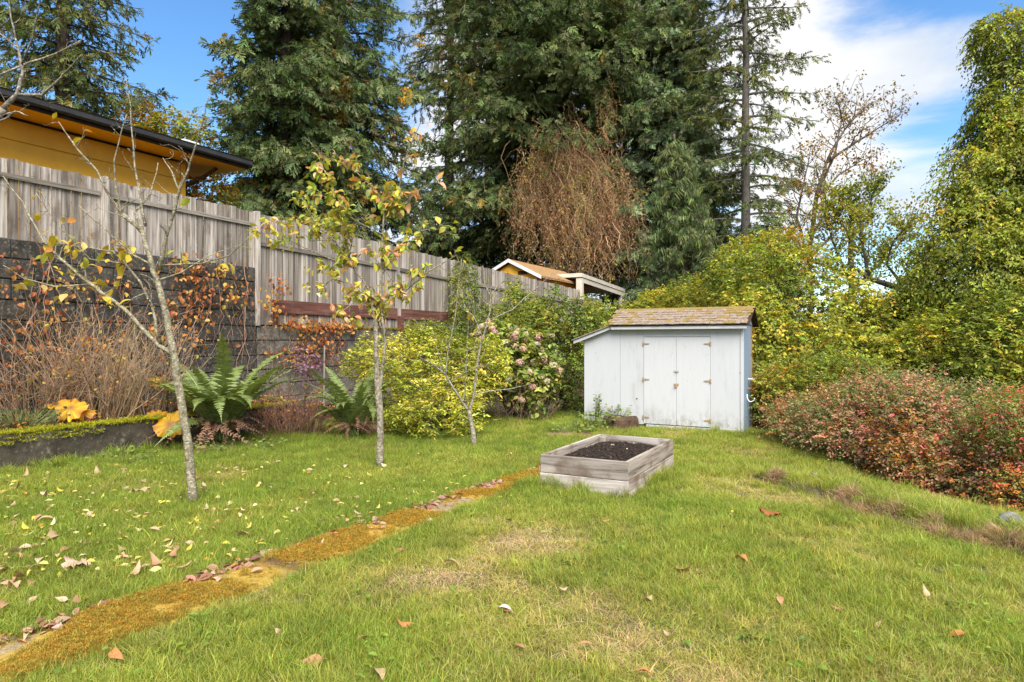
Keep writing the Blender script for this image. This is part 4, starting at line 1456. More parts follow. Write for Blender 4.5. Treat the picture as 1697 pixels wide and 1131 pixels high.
shrub('leafy_bush', 'glossy green bush below the ivy clad tree at the right edge', 'bush',
      [lobe(1640, 570, 11.8, 110, 75, 1.0), lobe(1560, 580, 12.2, 75, 60, 0.8), lobe(1690, 640, 11.4, 70, 80, 0.8), lobe(1500, 610, 12.6, 60, 55, 0.7), lobe(1500, 555, 13.5, 60, 50, 0.7)],
      5200, 0.072, [(3, (0.13, 0.165, 0.022)), (3, (0.21, 0.25, 0.03)), (2, (0.33, 0.35, 0.042)), (0.4, (0.56, 0.42, 0.05))], at(1610, 720, 12.0), 6, k=7, tl=0.22, lump=0.5, up=0.6)
# reddish barberry hedge on the bank
shrub('barberry_hedge', 'low spreading hedge with red and orange autumn leaves on the right bank', 'hedge',
      [lobe(1345, 705, 10.6, 70, 52, 0.7), lobe(1430, 715, 9.8, 85, 68, 0.8), lobe(1530, 720, 9.0, 95, 85, 0.8), lobe(1620, 770, 8.2, 80, 85, 0.7), lobe(1690, 790, 7.6, 70, 90, 0.7), lobe(1560, 790, 8.4, 70, 60, 0.6), lobe(1480, 660, 10.2, 90, 40, 0.7), lobe(1600, 680, 9.4, 70, 40, 0.6),
       lobe(1760, 760, 7.6, 70, 110, 0.7)],
      11000, 0.044, P_BERB, at(1520, 830, 9.2), 19, k=9, tl=0.28, width=0.6, up=0.75, lump=0.75, patch=0.8, nstems=110, stem_r=0.010, stemcol=(0.20, 0.14, 0.11), shell=0.26, spread=0.6)
shrub('green_bush', 'bright green bush with orange tips above the reddish hedge', 'bush',
      [lobe(1400, 625, 11.4, 70, 40, 0.6), lobe(1330, 640, 11.8, 55, 45, 0.6), lobe(1280, 660, 12.0, 32, 42, 0.4)],
      1500, 0.055, [(3, (0.17, 0.21, 0.03)), (3, (0.29, 0.32, 0.045)), (1, (0.50, 0.29, 0.05))], at(1350, 720, 11.8), 8, k=7, tl=0.2, up=0.6, lump=0.5)
shrub('barberry_hedge', 'pale green bush with bright red sprigs at the right edge of the bank', 'hedge',
      [lobe(1680, 690, 7.4, 50, 40, 0.5), lobe(1700, 830, 6.9, 50, 55, 0.4), lobe(1740, 720, 7.2, 60, 70, 0.5)],
      1500, 0.036, [(3, (0.20, 0.24, 0.055)), (2, (0.34, 0.36, 0.075)), (2, (0.52, 0.12, 0.07)), (1, (0.58, 0.27, 0.05))], at(1720, 880, 7.2), 9, k=8, tl=0.2, up=0.6, lump=0.5, nstems=40, stem_r=0.008, stemcol=(0.22, 0.17, 0.13))

# yellow green shrub and hydrangea along the wall
shrub('evergreen_shrub', 'rounded yellow green evergreen shrub behind the young tree in the middle', 'bush',
      [lobe(690, 645, 11.6, 85, 70, 0.8), lobe(640, 600, 12.2, 70, 42, 0.6), lobe(760, 615, 12.0, 80, 55, 0.8), lobe(730, 690, 11.0, 80, 50, 0.7), lobe(700, 590, 12.4, 80, 38, 0.6), lobe(800, 600, 12.6, 40, 40, 0.5)],
      3400, 0.066, P_EUON, at(720, 720, 11.6), 10, mat='leaf_gloss', k=8, tl=0.16, width=0.42, up=0.7, lump=0.4, shell=0.18, spread=1.1, patch=1.3)
hy, HP, HN = shrub('hydrangea', 'hydrangea bush with fading dusty pink flower heads beside the yellow green shrub', 'bush',
                   [lobe(850, 600, 13.6, 60, 50, 0.7), lobe(830, 570, 14.0, 45, 35, 0.5), lobe(880, 625, 13.4, 35, 45, 0.5), lobe(808, 610, 13.4, 35, 40, 0.5)],
                   900, 0.115, [(3, (0.20, 0.25, 0.05)), (3, (0.32, 0.36, 0.08)), (1, (0.46, 0.42, 0.12))], at(850, 690, 13.8), 11, k=5, tl=0.2, width=0.66, kind='oval', up=0.5, nstems=40, stem_r=0.012, stemcol=(0.17, 0.12, 0.085))


def flower_head(i):
    r = np.random.default_rng(600 + i)
    lv = Leaves()
    d = unit(r.normal(size=(70, 3)) + np.array((0, 0, 0.35)))
    P = d * np.array((1, 1, 0.75)) * r.uniform(0.78, 1.0, (70, 1))
    base = [np.array((0.56, 0.38, 0.31)), np.array((0.50, 0.45, 0.28)), np.array((0.46, 0.28, 0.23)), np.array((0.56, 0.46, 0.33))][i % 4]
    c = base * r.uniform(0.65, 1.25, (70, 1)) * (1 + 0.1 * r.normal(size=(70, 3)))
    for q in range(2):
        lv.add(P - 0.1 * d, unit(np.cross(d, r.normal(size=(70, 3)))), d, 0.42, 0.9, c, 'dia')
    return np_mesh('flower_head', np.concatenate(lv.V), np.concatenate(lv.F), np.concatenate(lv.C), False, MAT['petal'])


fh = [flower_head(i) for i in range(8)]
g = np.random.default_rng(61)
front = HP[(HN[:, 1] < 0.35) & (HP[:, 2] > 0.45)]
hn = HN[(HN[:, 1] < 0.35) & (HP[:, 2] > 0.45)]
chosen = []
for i in g.permutation(len(front)):
    p = front[i] + hn[i] * 0.13
    if all(np.linalg.norm(p - q) > 0.15 for q in chosen):
        chosen.append(p)
        o = link('flower_head', fh[g.integers(0, 8)], hy, tuple(p - np.array(hy.location)))
        s = g.uniform(0.070, 0.112)
        o.scale = (s, s, s)
        o.rotation_euler = (g.normal() * 0.3, g.normal() * 0.3, g.uniform(0, 6))
    if len(chosen) >= 90:
        break

# climber on the fence
shrub('wisteria_climber', 'ferny green climber growing up the fence right of the young tree', 'climber',
      [lobe(772, 485, 18.6, 20, 52, 0.3), lobe(785, 530, 18.4, 30, 35, 0.35), lobe(768, 440, 18.8, 10, 20, 0.2), lobe(700, 545, 17.4, 40, 12, 0.3), lobe(735, 550, 17.6, 30, 18, 0.3)],
      900, 0.085, P_HEDGE, at(778, 600, 18.5), 12, k=9, tl=0.34, width=0.36, hang=0.5, droop=0.7, spread=1.1, nstems=16)
shrub('wisteria_climber', 'yellow green climber on the fence left of the far canopy', 'climber',
      [lobe(862, 505, 20.5, 28, 30, 0.35), lobe(850, 475, 21.2, 12, 18, 0.2), lobe(830, 520, 19.5, 25, 20, 0.3), lobe(900, 520, 21, 30, 18, 0.4)],
      620, 0.085, P_YGRN, at(850, 580, 20), 13, k=8, tl=0.3, width=0.45, hang=0.4, droop=0.6, nstems=10)
# autumn trees and bushes round the house
shrub('autumn_tree', 'small orange leaved tree top showing above the black gutter', 'tree',
      [lobe(240, 205, 24, 32, 28, 0.9), lobe(228, 180, 24, 14, 14, 0.5), lobe(265, 215, 24, 20, 18, 0.6)], 260, 0.14, P_ORANGE, at(245, 560, 24), 14, k=5, tl=0.35, nstems=8, inner=0.1)
shrub('green_tree_top', 'yellow green bushy tree top above the right end of the roof', 'tree',
      [lobe(305, 212, 24, 38, 22, 1.0), lobe(280, 225, 24, 40, 20, 1.0)], 420, 0.14, P_YGRN, at(305, 560, 24), 15, k=6, tl=0.35, nstems=6)
shrub('leafy_bush', 'yellow and orange bush between the yellow wall and the fence', 'bush',
      [lobe(345, 318, 15.3, 42, 20, 0.5), lobe(325, 335, 15.0, 30, 18, 0.4)], 420, 0.085, [(3, (0.42, 0.33, 0.03)), (2, (0.22, 0.24, 0.03)), (1, (0.44, 0.20, 0.03))], at(345, 420, 15.3), 16, k=6, tl=0.2, nstems=6)

# thin trees behind the hedge at the right
def branch_tree(name, label, polys, Y, base_r, leaf, seed, group=None, twig_n=5, twig_l=0.9, bark=(0.12, 0.10, 0.085), mat='bark', cat='tree', depth=0.6, trunk_first=True, spurs=0, twist=0.25, minr=0.004):
    """a tree whose limbs follow the traced lines; each line is a list of (px, py, radius) at its own depth"""
    g = np.random.default_rng(seed)
    p0 = pix(polys[0][0][0], polys[0][0][1], Y)
    root = thing(name, label, cat, tuple(p0), 0, group)
    tips, tr, bb = [], MB(), MB()
    off = {}
    for bi, poly in enumerate(polys):
        sl = 0.0 if bi == 0 else g.uniform(-depth, depth)
        # keep the depth of the limb where it starts
        st = 0.0
        if bi:
            k = min(off, key=lambda q: (q[0] - poly[0][0]) ** 2 + (q[1] - poly[0][1]) ** 2)
            st = off[k]
        n = len(poly)
        pts, rad = [], []
        for i, (px, py, r) in enumerate(poly):
            dY = st + sl * i / max(1, n - 1)
            off[(px, py)] = dY
            pts.append(pix(px, py, Y + dY) - p0)
            rad.append(r)
        P = [pts[0]]
        Rr = [rad[0]]
        for i in range(n - 1):
            for t in (0.34, 0.67, 1.0):
                q = pts[i] * (1 - t) + pts[i + 1] * t
                if t < 1:
                    q = q + g.normal(size=3) * 0.012 * np.linalg.norm(pts[i + 1] - pts[i])
                P.append(q)
                Rr.append(rad[i] * (1 - t) + rad[i + 1] * t)
        (tr if bi == 0 else bb).tube(P, Rr, 10 if bi == 0 else 6, np.array(bark) * g.uniform(0.85, 1.15), True)
        # short twigs and spurs along the limb
        tot = sum(np.linalg.norm(P[i + 1] - P[i]) for i in range(len(P) - 1))
        nt_ = int(twig_n * tot) if bi else int(twig_n * tot * 0.25)
        for q in range(nt_):
            i = int(g.uniform(0.25 if bi == 0 else 0.12, 0.999) * (len(P) - 1))
            f = g.random()
            b = P[i] * (1 - f) + P[i + 1] * f
            d = unit(P[i + 1] - P[i])
            s = unit(np.cross(d, g.normal(size=3)))
            ln = twig_l * g.uniform(0.25, 1.0)
            dd = unit(d * g.uniform(0.2, 0.9) + s * 0.8 + np.array((0, 0, g.uniform(-0.1, 0.5))))
            w = [b]
            for k2 in range(4):
                dd = unit(dd + twist * g.normal(size=3) + np.array((0, 0, 0.10)))
                w.append(w[-1] + dd * ln / 4)
            r0 = max(minr, min(Rr[i] * 0.5, 0.008 + 0.01 * ln))
            bb.tube(w, np.linspace(r0, minr * 0.6, 5), 4, np.array(bark) * g.uniform(0.7, 1.2), False)
            tips.append((w[2], dd))
            tips.append((w[4], dd))
            for k2 in range(spurs):
                kk = g.integers(1, 5)
                e = unit(g.normal(size=3) + dd * 0.5)
                bb.tube([w[kk], w[kk] + e * g.uniform(0.015, 0.06)], [minr * 0.9, minr], 3, np.array(bark) * 0.6, True)
                tips.append((w[kk] + e * 0.03, e))
        tips.append((P[-1], unit(P[-1] - P[-2])))
    tr.build('trunk', MAT[mat], root, True)
    bb.build('branches', MAT[mat], root, True, kind='stuff')
    if leaf:
        lv = Leaves()
        n, size, pal, k = leaf
        sel = g.choice(len(tips), n)
        P = np.array([tips[i][0] for i in sel]) + g.normal(size=(n, 3)) * size * 0.8
        for q in range(k):
            lv.add(P + g.normal(size=(n, 3)) * size * 0.7, g.normal(size=(n, 3)) + np.array((0, 0, -0.4)), g.normal(size=(n, 3)) + np.array((0, 0, 1.0)), size * g.uniform(0.6, 1.3, n), 0.6, pick_cols(P + p0, pal, g, 0.8, seed))
        lv.build('foliage', MAT['leaf'], root)
    return root, tips, p0


branch_tree('thin_tree', 'half bare thin tree with reddish twigs against the clouds', [
    [(1345, 560, .09), (1340, 430, .075), (1352, 330, .06), (1370, 270, .04)],
    [(1370, 270, .05), (1420, 235, .035), (1460, 210, .02), (1478, 198, .01)],
    [(1352, 330, .05), (1385, 250, .03), (1395, 200, .015), (1390, 170, .008)],
    [(1370, 270, .05), (1400, 215, .03), (1430, 180, .015), (1438, 168, .008)],
    [(1352, 330, .05), (1390, 290, .03), (1430, 265, .015)],
    [(1340, 430, .05), (1320, 360, .035), (1335, 290, .02), (1345, 240, .01)],
    [(1340, 430, .05), (1400, 370, .03), (1440, 330, .015), (1450, 290, .01)],
    [(1340, 400, .05), (1370, 350, .035), (1365, 300, .02)]],
    21, 0, (1400, 0.10, [(3, (0.26, 0.15, 0.06)), (2, (0.20, 0.18, 0.04)), (1.5, (0.42, 0.22, 0.05))], 2), 21, twig_n=9, twig_l=1.3, bark=(0.10, 0.075, 0.06), minr=0.008)
branch_tree('thin_tree', 'leafy thin tree with yellow green creeper right of the half bare tree', [
    [(1415, 600, .11), (1412, 480, .09), (1410, 400, .07), (1408, 320, .03)],
    [(1412, 480, .05), (1380, 400, .03), (1365, 350, .012)],
    [(1410, 400, .05), (1440, 350, .03), (1450, 310, .01)],
    [(1412, 480, .05), (1465, 430, .03), (1500, 395, .015), (1490, 370, .008)],
    [(1412, 460, .05), (1340, 430, .03), (1300, 400, .012)],
    [(1410, 400, .04), (1385, 350, .02), (1395, 320, .01)]],
    19, 0, (2300, 0.095, P_VINE, 3), 22, twig_n=8, twig_l=1.1, bark=(0.11, 0.09, 0.06), minr=0.007)
branch_tree('leaning_tree', 'leaning tree with dark bare limbs crossing the sky gap right of the hedge', [
    [(1640, 545, .13), (1560, 505, .11), (1500, 480, .09), (1440, 462, .06), (1412, 440, .035)],
    [(1440, 462, .05), (1428, 400, .03), (1425, 360, .015)],
    [(1500, 480, .05), (1470, 440, .03), (1480, 400, .02), (1500, 380, .01)],
    [(1440, 462, .04), (1415, 480, .02), (1400, 500, .01)],
    [(1625, 530, .08), (1540, 528, .06), (1470, 520, .035), (1440, 525, .015)],
    [(1560, 505, .05), (1530, 450, .03), (1520, 410, .015)],
    [(1600, 525, .05), (1560, 470, .03), (1540, 420, .015)]],
    17, 0, (1500, 0.085, P_VINE, 3), 23, twig_n=7, twig_l=0.9, bark=(0.10, 0.085, 0.07), minr=0.006)
shrub('autumn_tree', 'yellow orange leaved small tree above the creeper mound behind the shed', 'tree',
      [lobe(1300, 415, 19, 30, 32, 0.8), lobe(1330, 440, 19, 35, 25, 0.8)], 330, 0.10, [(2, (0.42, 0.28, 0.06)), (2, (0.30, 0.26, 0.05)), (1, (0.46, 0.24, 0.04))], at(1310, 560, 19), 24, k=6, tl=0.35, nstems=8, inner=0.2)

# far woods behind everything
g = np.random.default_rng(93)
lv = Leaves()
lob = []
for i in range(46):
    a = math.radians(-62 + 124 * i / 45)
    d = g.uniform(56, 75)
    h = g.uniform(3.0, 5.0) if a < 0.30 else g.uniform(2.5, 4.5)
    lob.append((d * math.sin(a), d * math.cos(a), h * 0.45, 5.0, 3.5, h))
foliage(lv, lob, 7000, g, 0.55, [(3, (0.06, 0.085, 0.032)), (3, (0.10, 0.125, 0.045)), (1, (0.18, 0.18, 0.05))], k=4, tl=0.9, inner=0.2, reject=0.6)
o = lv.build('far_woods', MAT['leaf'])
tag(o, 'dark line of distant woods closing the horizon', None, None, 'stuff')
for i, (px, Y, H, R) in enumerate(((1515, 42, 9, 2.2), (1545, 46, 7.5, 2.0))):
    conifer(['slim distant conifer in the sky gap beside the leaning limbs', 'shorter distant conifer just left of the ivy clad tree'][i], px, Y, H, 0.15, R, 1.0, 0.3, FIR_DARK, 40 + i, size=0.6, group='distant conifers at the right')
# ------------------------------------------------------------------ young trees on the lawn
def oval_leaf_mesh(i, name, mat, length=1.0, width=0.5, curl=0.25):
    r = np.random.default_rng(700 + i)
    ys = np.linspace(0, 1, 6)
    w = np.array((0.04, 0.32, 0.48, 0.46, 0.28, 0.0)) * width / 0.5
    cx_ = r.normal() * 0.06
    V, F = [], []
    for j, y in enumerate(ys):
        z = -curl * (y - 0.3) ** 2 * r.uniform(0.6, 1.4)
        bx = cx_ * math.sin(y * 3)
        V += [(bx - w[j], y, z + curl * 0.5 * w[j] + r.normal() * 0.012), (bx, y, z), (bx + w[j], y, z + curl * 0.5 * w[j] + r.normal() * 0.012)]
    for j in range(5):
        a = j * 3
        F += [(a, a + 1, a + 4, a + 3), (a + 1, a + 2, a + 5, a + 4)]
    n = len(V)
    V += [(-0.012, -0.22, 0.02), (0.012, -0.22, 0.02), (0.012, 0.02, 0), (-0.012, 0.02, 0)]
    F += [(n, n + 1, n + 2, n + 3)]
    return np_mesh(name, np.array(V) * length, np.array(F), None, True, mat)


LEAFM = [oval_leaf_mesh(i, 'leaf', MAT['leaf_obj'], 1, (0.27, 0.30, 0.24, 0.28, 0.32)[i], (0.35, 0.6, 0.2, 0.8, 0.45)[i]) for i in range(5)]


def hang_leaves(root, spots, n, size, pal, g, name='leaf'):
    w = np.array([p[0] for p in pal], float)
    w /= w.sum()
    for i in range(n):
        p, d = spots[g.integers(0, len(spots))]
        p = p + g.normal(size=3) * size * 0.25
        o = link(name, LEAFM[g.integers(0, 5)], root, tuple(p))
        A = unit(np.array(d) * 0.5 + g.normal(size=3) * 0.7 + np.array((0, 0, -0.55)))
        q = Vector(A).to_track_quat('Y', 'Z')
        o.rotation_euler = (q.to_matrix() @ Matrix.Rotation(g.uniform(-1.2, 1.2), 3, 'Y')).to_euler()
        s = size * g.uniform(0.7, 1.25)
        o.scale = (s, s, s)
        c = np.array(pal[g.choice(len(pal), p=w)][1]) * g.uniform(0.8, 1.2)
        o.color = (*np.clip(c, 0, 1), 1)


YEL = [(5, (0.55, 0.42, 0.04)), (2, (0.34, 0.34, 0.04)), (1.5, (0.62, 0.46, 0.16)), (1, (0.50, 0.22, 0.04))]
GRN = [(5, (0.33, 0.37, 0.05)), (4, (0.50, 0.47, 0.065)), (2.5, (0.55, 0.43, 0.08)), (1.5, (0.22, 0.28, 0.08)), (2.0, (0.56, 0.28, 0.13)), (1.2, (0.62, 0.44, 0.30))]

polysA = [
    [(322, 842, .048), (314, 759, .041), (302, 676, .039), (290, 598, .038), (284, 565, .034), (274, 514, .032), (262, 471, .029), (252, 440, .026), (237, 388, .020), (223, 349, .014)],
    [(237, 388, .016), (195, 345, .013), (176, 316, .012), (160, 282, .010), (126, 245, .008), (111, 223, .006), (97, 202, .004)],
    [(241, 375, .014), (227, 297, .010), (221, 238, .008), (217, 200, .006), (209, 130, .003)],
    [(265, 447, .022), (275, 394, .017), (297, 316, .013), (312, 282, .010), (323, 245, .008), (334, 208, .006), (349, 150, .003)],
    [(237, 385, .014), (201, 356, .011), (191, 308, .009), (189, 267, .008), (200, 223, .006), (210, 190, .004)],
    [(284, 587, .023), (258, 568, .021), (208, 514, .019), (151, 471, .016), (101, 430, .013), (72, 400, .010), (37, 334, .007), (5, 292, .005)],
    [(265, 570, .017), (252, 508, .014), (232, 467, .012), (208, 437, .010), (188, 417, .008), (141, 410, .005), (60, 402, .003)],
    [(269, 440, .013), (336, 437, .009), (380, 424, .006), (412, 393, .003)],
    [(262, 465, .010), (300, 452, .007), (345, 425, .005), (400, 405, .003)],
    [(151, 471, .010), (90, 475, .007), (40, 462, .004), (5, 440, .003)],
    [(225, 350, .009), (250, 320, .007), (262, 270, .004)],
    [(297, 316, .008), (285, 285, .006), (270, 262, .003)],
    [(208, 437, .008), (150, 430, .005), (100, 380, .004), (60, 320, .003)],
    [(252, 440, .010), (215, 420, .007), (175, 380, .005), (130, 340, .003)],
]
ra, tipsA, pA = branch_tree('young_tree', 'mostly bare young tree with pale speckled trunk at the left', polysA, 6.42, 0, None, 31, 'young trees planted in the lawn', twig_n=8, twig_l=0.30, bark=(0.185, 0.165, 0.115), mat='lichen_bark', depth=0.45, spurs=3, minr=0.0022)
g = np.random.default_rng(131)


def spots_near(tips, p0, px, py, rad):
    out = []
    for p, d in tips:
        q = p + p0
        x, y = CX + q[0] / q[1] * FPX, CY - (q[2] - CAM_H) / q[1] * FPX
        if (x - px) ** 2 + (y - py) ** 2 < rad * rad:
            out.append((p, d))
    return out


lowA = spots_near(tipsA, pA, 140, 460, 95)
hang_leaves(ra, lowA, 70, 0.105, YEL, g)
hang_leaves(ra, spots_near(tipsA, pA, 60, 400, 90), 16, 0.10, YEL, g)
hang_leaves(ra, spots_near(tipsA, pA, 125, 235, 60), 3, 0.10, YEL, g)
hang_leaves(ra, spots_near(tipsA, pA, 330, 420, 90), 12, 0.095, YEL, g)

polysB = [
    [(629, 776, .052), (630, 735, .046), (630, 695, .043), (627, 652, .045), (624, 600, .030), (622, 541, .028), (619, 511, .026), (616, 480, .022)],
    [(628, 655, .028), (632, 625, .023), (637, 590, .021), (638, 557, .020), (632, 520, .018), (631, 470, .017), (633, 420, .015), (637, 345, .012)],
    [(637, 345, .010), (662, 314, .009), (670, 267, .008), (685, 230, .006), (699, 200, .004), (703, 165, .003)],
    [(637, 345, .009), (622, 314, .008), (581, 277, .006), (561, 260, .004)],
    [(621, 496, .017), (600, 462, .014), (581, 439, .012), (544, 428, .010), (487, 402, .007), (447, 378, .004)],
    [(581, 439, .011), (554, 398, .010), (524, 371, .008), (500, 328, .004)],
    [(578, 428, .010), (584, 395, .009), (561, 371, .007), (554, 331, .005), (545, 290, .003)],
    [(621, 499, .014), (672, 482, .011), (712, 449, .008), (759, 422, .004)],
    [(633, 455, .011), (662, 408, .009), (685, 388, .007), (719, 378, .004)],
    [(618, 505, .011), (580, 470, .009), (550, 462, .008), (530, 480, .005)],
    [(581, 277, .005), (540, 262, .004), (505, 228, .003)],
    [(634, 390, .009), (600, 372, .007), (560, 345, .005), (520, 310, .003)],
    [(636, 360, .008), (660, 350, .007), (690, 318, .005), (722, 300, .003)],
    [(487, 402, .006), (455, 400, .005), (425, 375, .003)],
    [(554, 398, .007), (515, 400, .005), (480, 360, .003)],
    [(600, 462, .008), (590, 500, .006), (560, 520, .004)],
    [(632, 440, .008), (655, 470, .006), (668, 500, .004)],
    [(616, 480, .012), (628, 540, .010), (645, 580, .006)],
]
rb, tipsB, pB = branch_tree('young_tree', 'young tree with yellow green leaves in the middle of the lawn', polysB, 8.25, 0, None, 32, 'young trees planted in the lawn', twig_n=7, twig_l=0.28, bark=(0.17, 0.15, 0.115), mat='lichen_bark', depth=0.5, spurs=1, minr=0.0025)
g = np.random.default_rng(132)
midB = spots_near(tipsB, pB, 555, 400, 140)
hang_leaves(rb, midB, 185, 0.10, GRN[:4] + GRN[5:], g)
topB = spots_near(tipsB, pB, 660, 270, 90)
hang_leaves(rb, topB, 64, 0.115, [(3, (0.60, 0.30, 0.10)), (2, (0.48, 0.36, 0.05)), (2, (0.64, 0.36, 0.20))], g)
hang_leaves(rb, spots_near(tipsB, pB, 735, 430, 60), 22, 0.11, GRN[:3], g)
hang_leaves(rb, spots_near(tipsB, pB, 640, 480, 60), 29, 0.115, GRN[:4], g)
lv = Leaves()
allB = midB + spots_near(tipsB, pB, 610, 430, 110) + spots_near(tipsB, pB, 560, 320, 70)
n = 1100
sel = g.integers(0, len(allB), n)
P = np.array([allB[i][0] for i in sel]) + g.normal(size=(n, 3)) * 0.04
lv.add(P, g.normal(size=(n, 3)) + np.array((0, 0, -0.7)), g.normal(size=(n, 3)) + np.array((0, -0.2, 0.8)), 0.10 * g.uniform(0.6, 1.2, n), 0.55, pick_cols(P, GRN, g, 1.5, 5), 'oval')
lv.build('foliage', MAT['leaf'], rb)

polysC = [
    [(786, 742, .040), (784, 715, .036), (779, 691, .032), (777, 680, .030)],
    [(777, 682, .022), (763, 661, .019), (745, 633, .016), (736, 618, .014), (715, 603, .010), (696, 593, .006)],
    [(777, 682, .024), (783, 664, .021), (791, 603, .018), (800, 560, .016), (812, 517, .013), (813, 492, .011), (822, 478, .008), (838, 462, .004)],
    [(812, 530, .012), (849, 514, .010), (880, 486, .008), (917, 452, .004)],
    [(800, 560, .010), (785, 525, .008), (770, 510, .006), (765, 480, .004)],
    [(739, 625, .012), (742, 584, .010), (754, 526, .008), (760, 470, .005), (765, 430, .003)],
    [(769, 668, .010), (772, 620, .009), (774, 572, .008), (777, 526, .005), (770, 505, .004)],
    [(783, 655, .010), (815, 648, .008), (850, 644, .006), (880, 636, .003)],
    [(745, 633, .008), (770, 618, .006), (795, 606, .004), (830, 598, .003)],
    [(736, 618, .008), (725, 580, .006), (715, 545, .004)],
    [(813, 492, .007), (803, 470, .005), (800, 440, .003)],
]
rc, tipsC, pC = branch_tree('young_tree', 'small bare forked young tree left of the raised bed', polysC, 9.9, 0, None, 33, 'young trees planted in the lawn', twig_n=6, twig_l=0.34, bark=(0.20, 0.18, 0.145), mat='lichen_bark', depth=0.4, spurs=1, minr=0.003)
g = np.random.default_rng(133)
hang_leaves(rc, spots_near(tipsC, pC, 760, 470, 60), 12, 0.08, YEL[:2], g)
# bare tree just outside the left edge that reaches in over the roof
polysD = [
    [(-260, 900, .07), (-240, 600, .06), (-170, 420, .05), (-90, 280, .042), (-20, 215, .034), (5, 180, .03)],
    [(5, 180, .022), (30, 155, .018), (38, 120, .012), (30, 80, .008), (18, 30, .006), (14, -20, .004)],
    [(30, 157, .014), (70, 158, .011), (100, 130, .008), (120, 108, .005), (136, 90, .003)],
    [(0, 125, .010), (45, 105, .008), (90, 90, .006), (132, 68, .003)],
    [(35, 110, .008), (55, 60, .006), (66, 5, .004), (70, -30, .003)],
    [(-20, 215, .008), (25, 185, .006), (46, 192, .004)],
    [(30, 80, .006), (5, 60, .005), (-20, 40, .004)],
]
branch_tree('bare_tree', 'bare pale twigs reaching in over the roof at the upper left corner', polysD, 5.2, 0, None, 34, None, twig_n=7, twig_l=0.2, bark=(0.16, 0.14, 0.12), mat='lichen_bark', depth=0.3, spurs=2, minr=0.002)


# ------------------------------------------------------------------ ferns
def frond_mesh(i, L, arch, dead=False, npin=40, wmax=0.095):
    r = np.random.default_rng(800 + i)
    V, F, C = [], [], []
    ss = np.linspace(0, 1, 14)
    x = L * (0.42 * ss + 0.30 * ss ** 2)
    z = L * (1.12 * ss - arch * ss ** 2.4)
    y = L * 0.10 * r.normal() * ss ** 2
    pts = np.stack([x, y, z], 1)
    base = np.array((0.24, 0.13, 0.08)) if dead else np.array((0.175, 0.225, 0.065))
    mb = MB().tube(list(pts), np.linspace(0.0055, 0.0016, 14), 3, base * (0.7 if dead else 1.5), False)
    V += [np.array(v) for v in mb.v]
    Ft = []
    for f in mb.f:
        Ft += [(f[0], f[1], f[2]), (f[0], f[2], f[3])]
    C += [np.array(c) for c in mb.c]
    for j in range(npin):
        s = 0.14 + 0.85 * j / (npin - 1)
        p = np.array([np.interp(s, ss, pts[:, q]) for q in range(3)])
        t = unit(np.array([np.interp(min(s + .04, 1), ss, pts[:, q]) - np.interp(max(s - .04, 0), ss, pts[:, q]) for q in range(3)]))
        w = wmax * L * (math.sin(math.pi * min(1, 0.20 + 0.80 * s)) ** 0.75) * (1.0 if s < 0.85 else (1 - s) / 0.15 * 0.9 + 0.1)
        up = unit(np.cross((0, 1, 0), t)) * -1
        for sg in (-1, 1):
            sd = np.array((0, sg, 0))
            curl = r.uniform(-0.5, -0.1) if not dead else r.uniform(-1.6, -0.3)
            d = unit(sd + t * 0.30 + np.array((0, 0, 1)) * 0.12 * curl + up * 0.08 + 0.10 * r.normal(size=3) * (3 if dead else 1))
            wd = L * 0.0125 * (1 if not dead else 0.7)
            n = len(V)
            V += [p - t * wd, p + t * wd, p + d * w * 0.6 + t * wd * 0.8 + np.array((0, 0, curl * w * 0.10)), p + d * w + np.array((0, 0, curl * w * 0.3)), p + d * w * 0.6 - t * wd * 0.8 + np.array((0, 0, curl * w * 0.10))]
            Ft += [(n, n + 1, n + 2), (n, n + 2, n + 4), (n + 4, n + 2, n + 3)]
            k = r.uniform(0.75, 1.3)
            C += [base * k * 0.9, base * k * 0.9, base * k, base * k * 1.2, base * k]
    return np_mesh('frond', np.array(V), np.array(Ft), np.array(C), False, MAT['leaf_gloss'] if not dead else MAT['litter'])


def fern(label, px, Y, zoff, n, L, seed, ndead=14, az0=0.0, spread=2 * math.pi, hi=1.0):
    g = np.random.default_rng(seed)
    p = pix(px, CY, Y)
    zb = gz(p[0], p[1]) + zoff
    root = thing('sword_fern', label, 'fern', (p[0], p[1], zb), 0, 'sword ferns along the terrace')
    ms = [frond_mesh(seed * 10 + i, 1.0, a, npin=42) for i, a in enumerate((0.22, 0.36, 0.52, 0.72, 0.95))]
    dm_ = [frond_mesh(seed * 10 + 5 + i, 1.0, a, True, 26, 0.055) for i, a in enumerate((1.15, 1.25, 1.38))]
    for i in range(n):
        a = az0 + spread * (i + g.uniform(-0.35, 0.35)) / n
        k = int(np.clip(g.normal(2.2, 1.3), 0, 4))
        o = link('frond', ms[k], root, tuple(g.normal(size=3) * np.array((0.05, 0.05, 0.01))))
        s = L * g.uniform(0.72, 1.1)
        o.scale = (s * g.uniform(0.75, 1.1), s, s * g.uniform(0.85, 1.05) * hi)
        o.rotation_euler = (g.normal() * 0.18, g.normal() * 0.10, a)
    for i in range(ndead):
        a = g.uniform(0, 6.28)
        o = link('dead_frond', dm_[g.integers(0, 3)], root, (0, 0, 0.04))
        s = L * g.uniform(0.4, 0.75)
        o.scale = (s * 1.2, s, s * g.uniform(0.5, 1.0))
        o.rotation_euler = (g.normal() * 0.5, g.normal() * 0.2, a)
    return root


fern('large green sword fern behind the speckled trunk', 366, 10.1, 0.10, 46, 1.72, 1, 46)
fern('smaller sword fern between the grey wall and the yellow green shrub', 588, 10.9, 0.05, 30, 1.3, 2, 40)

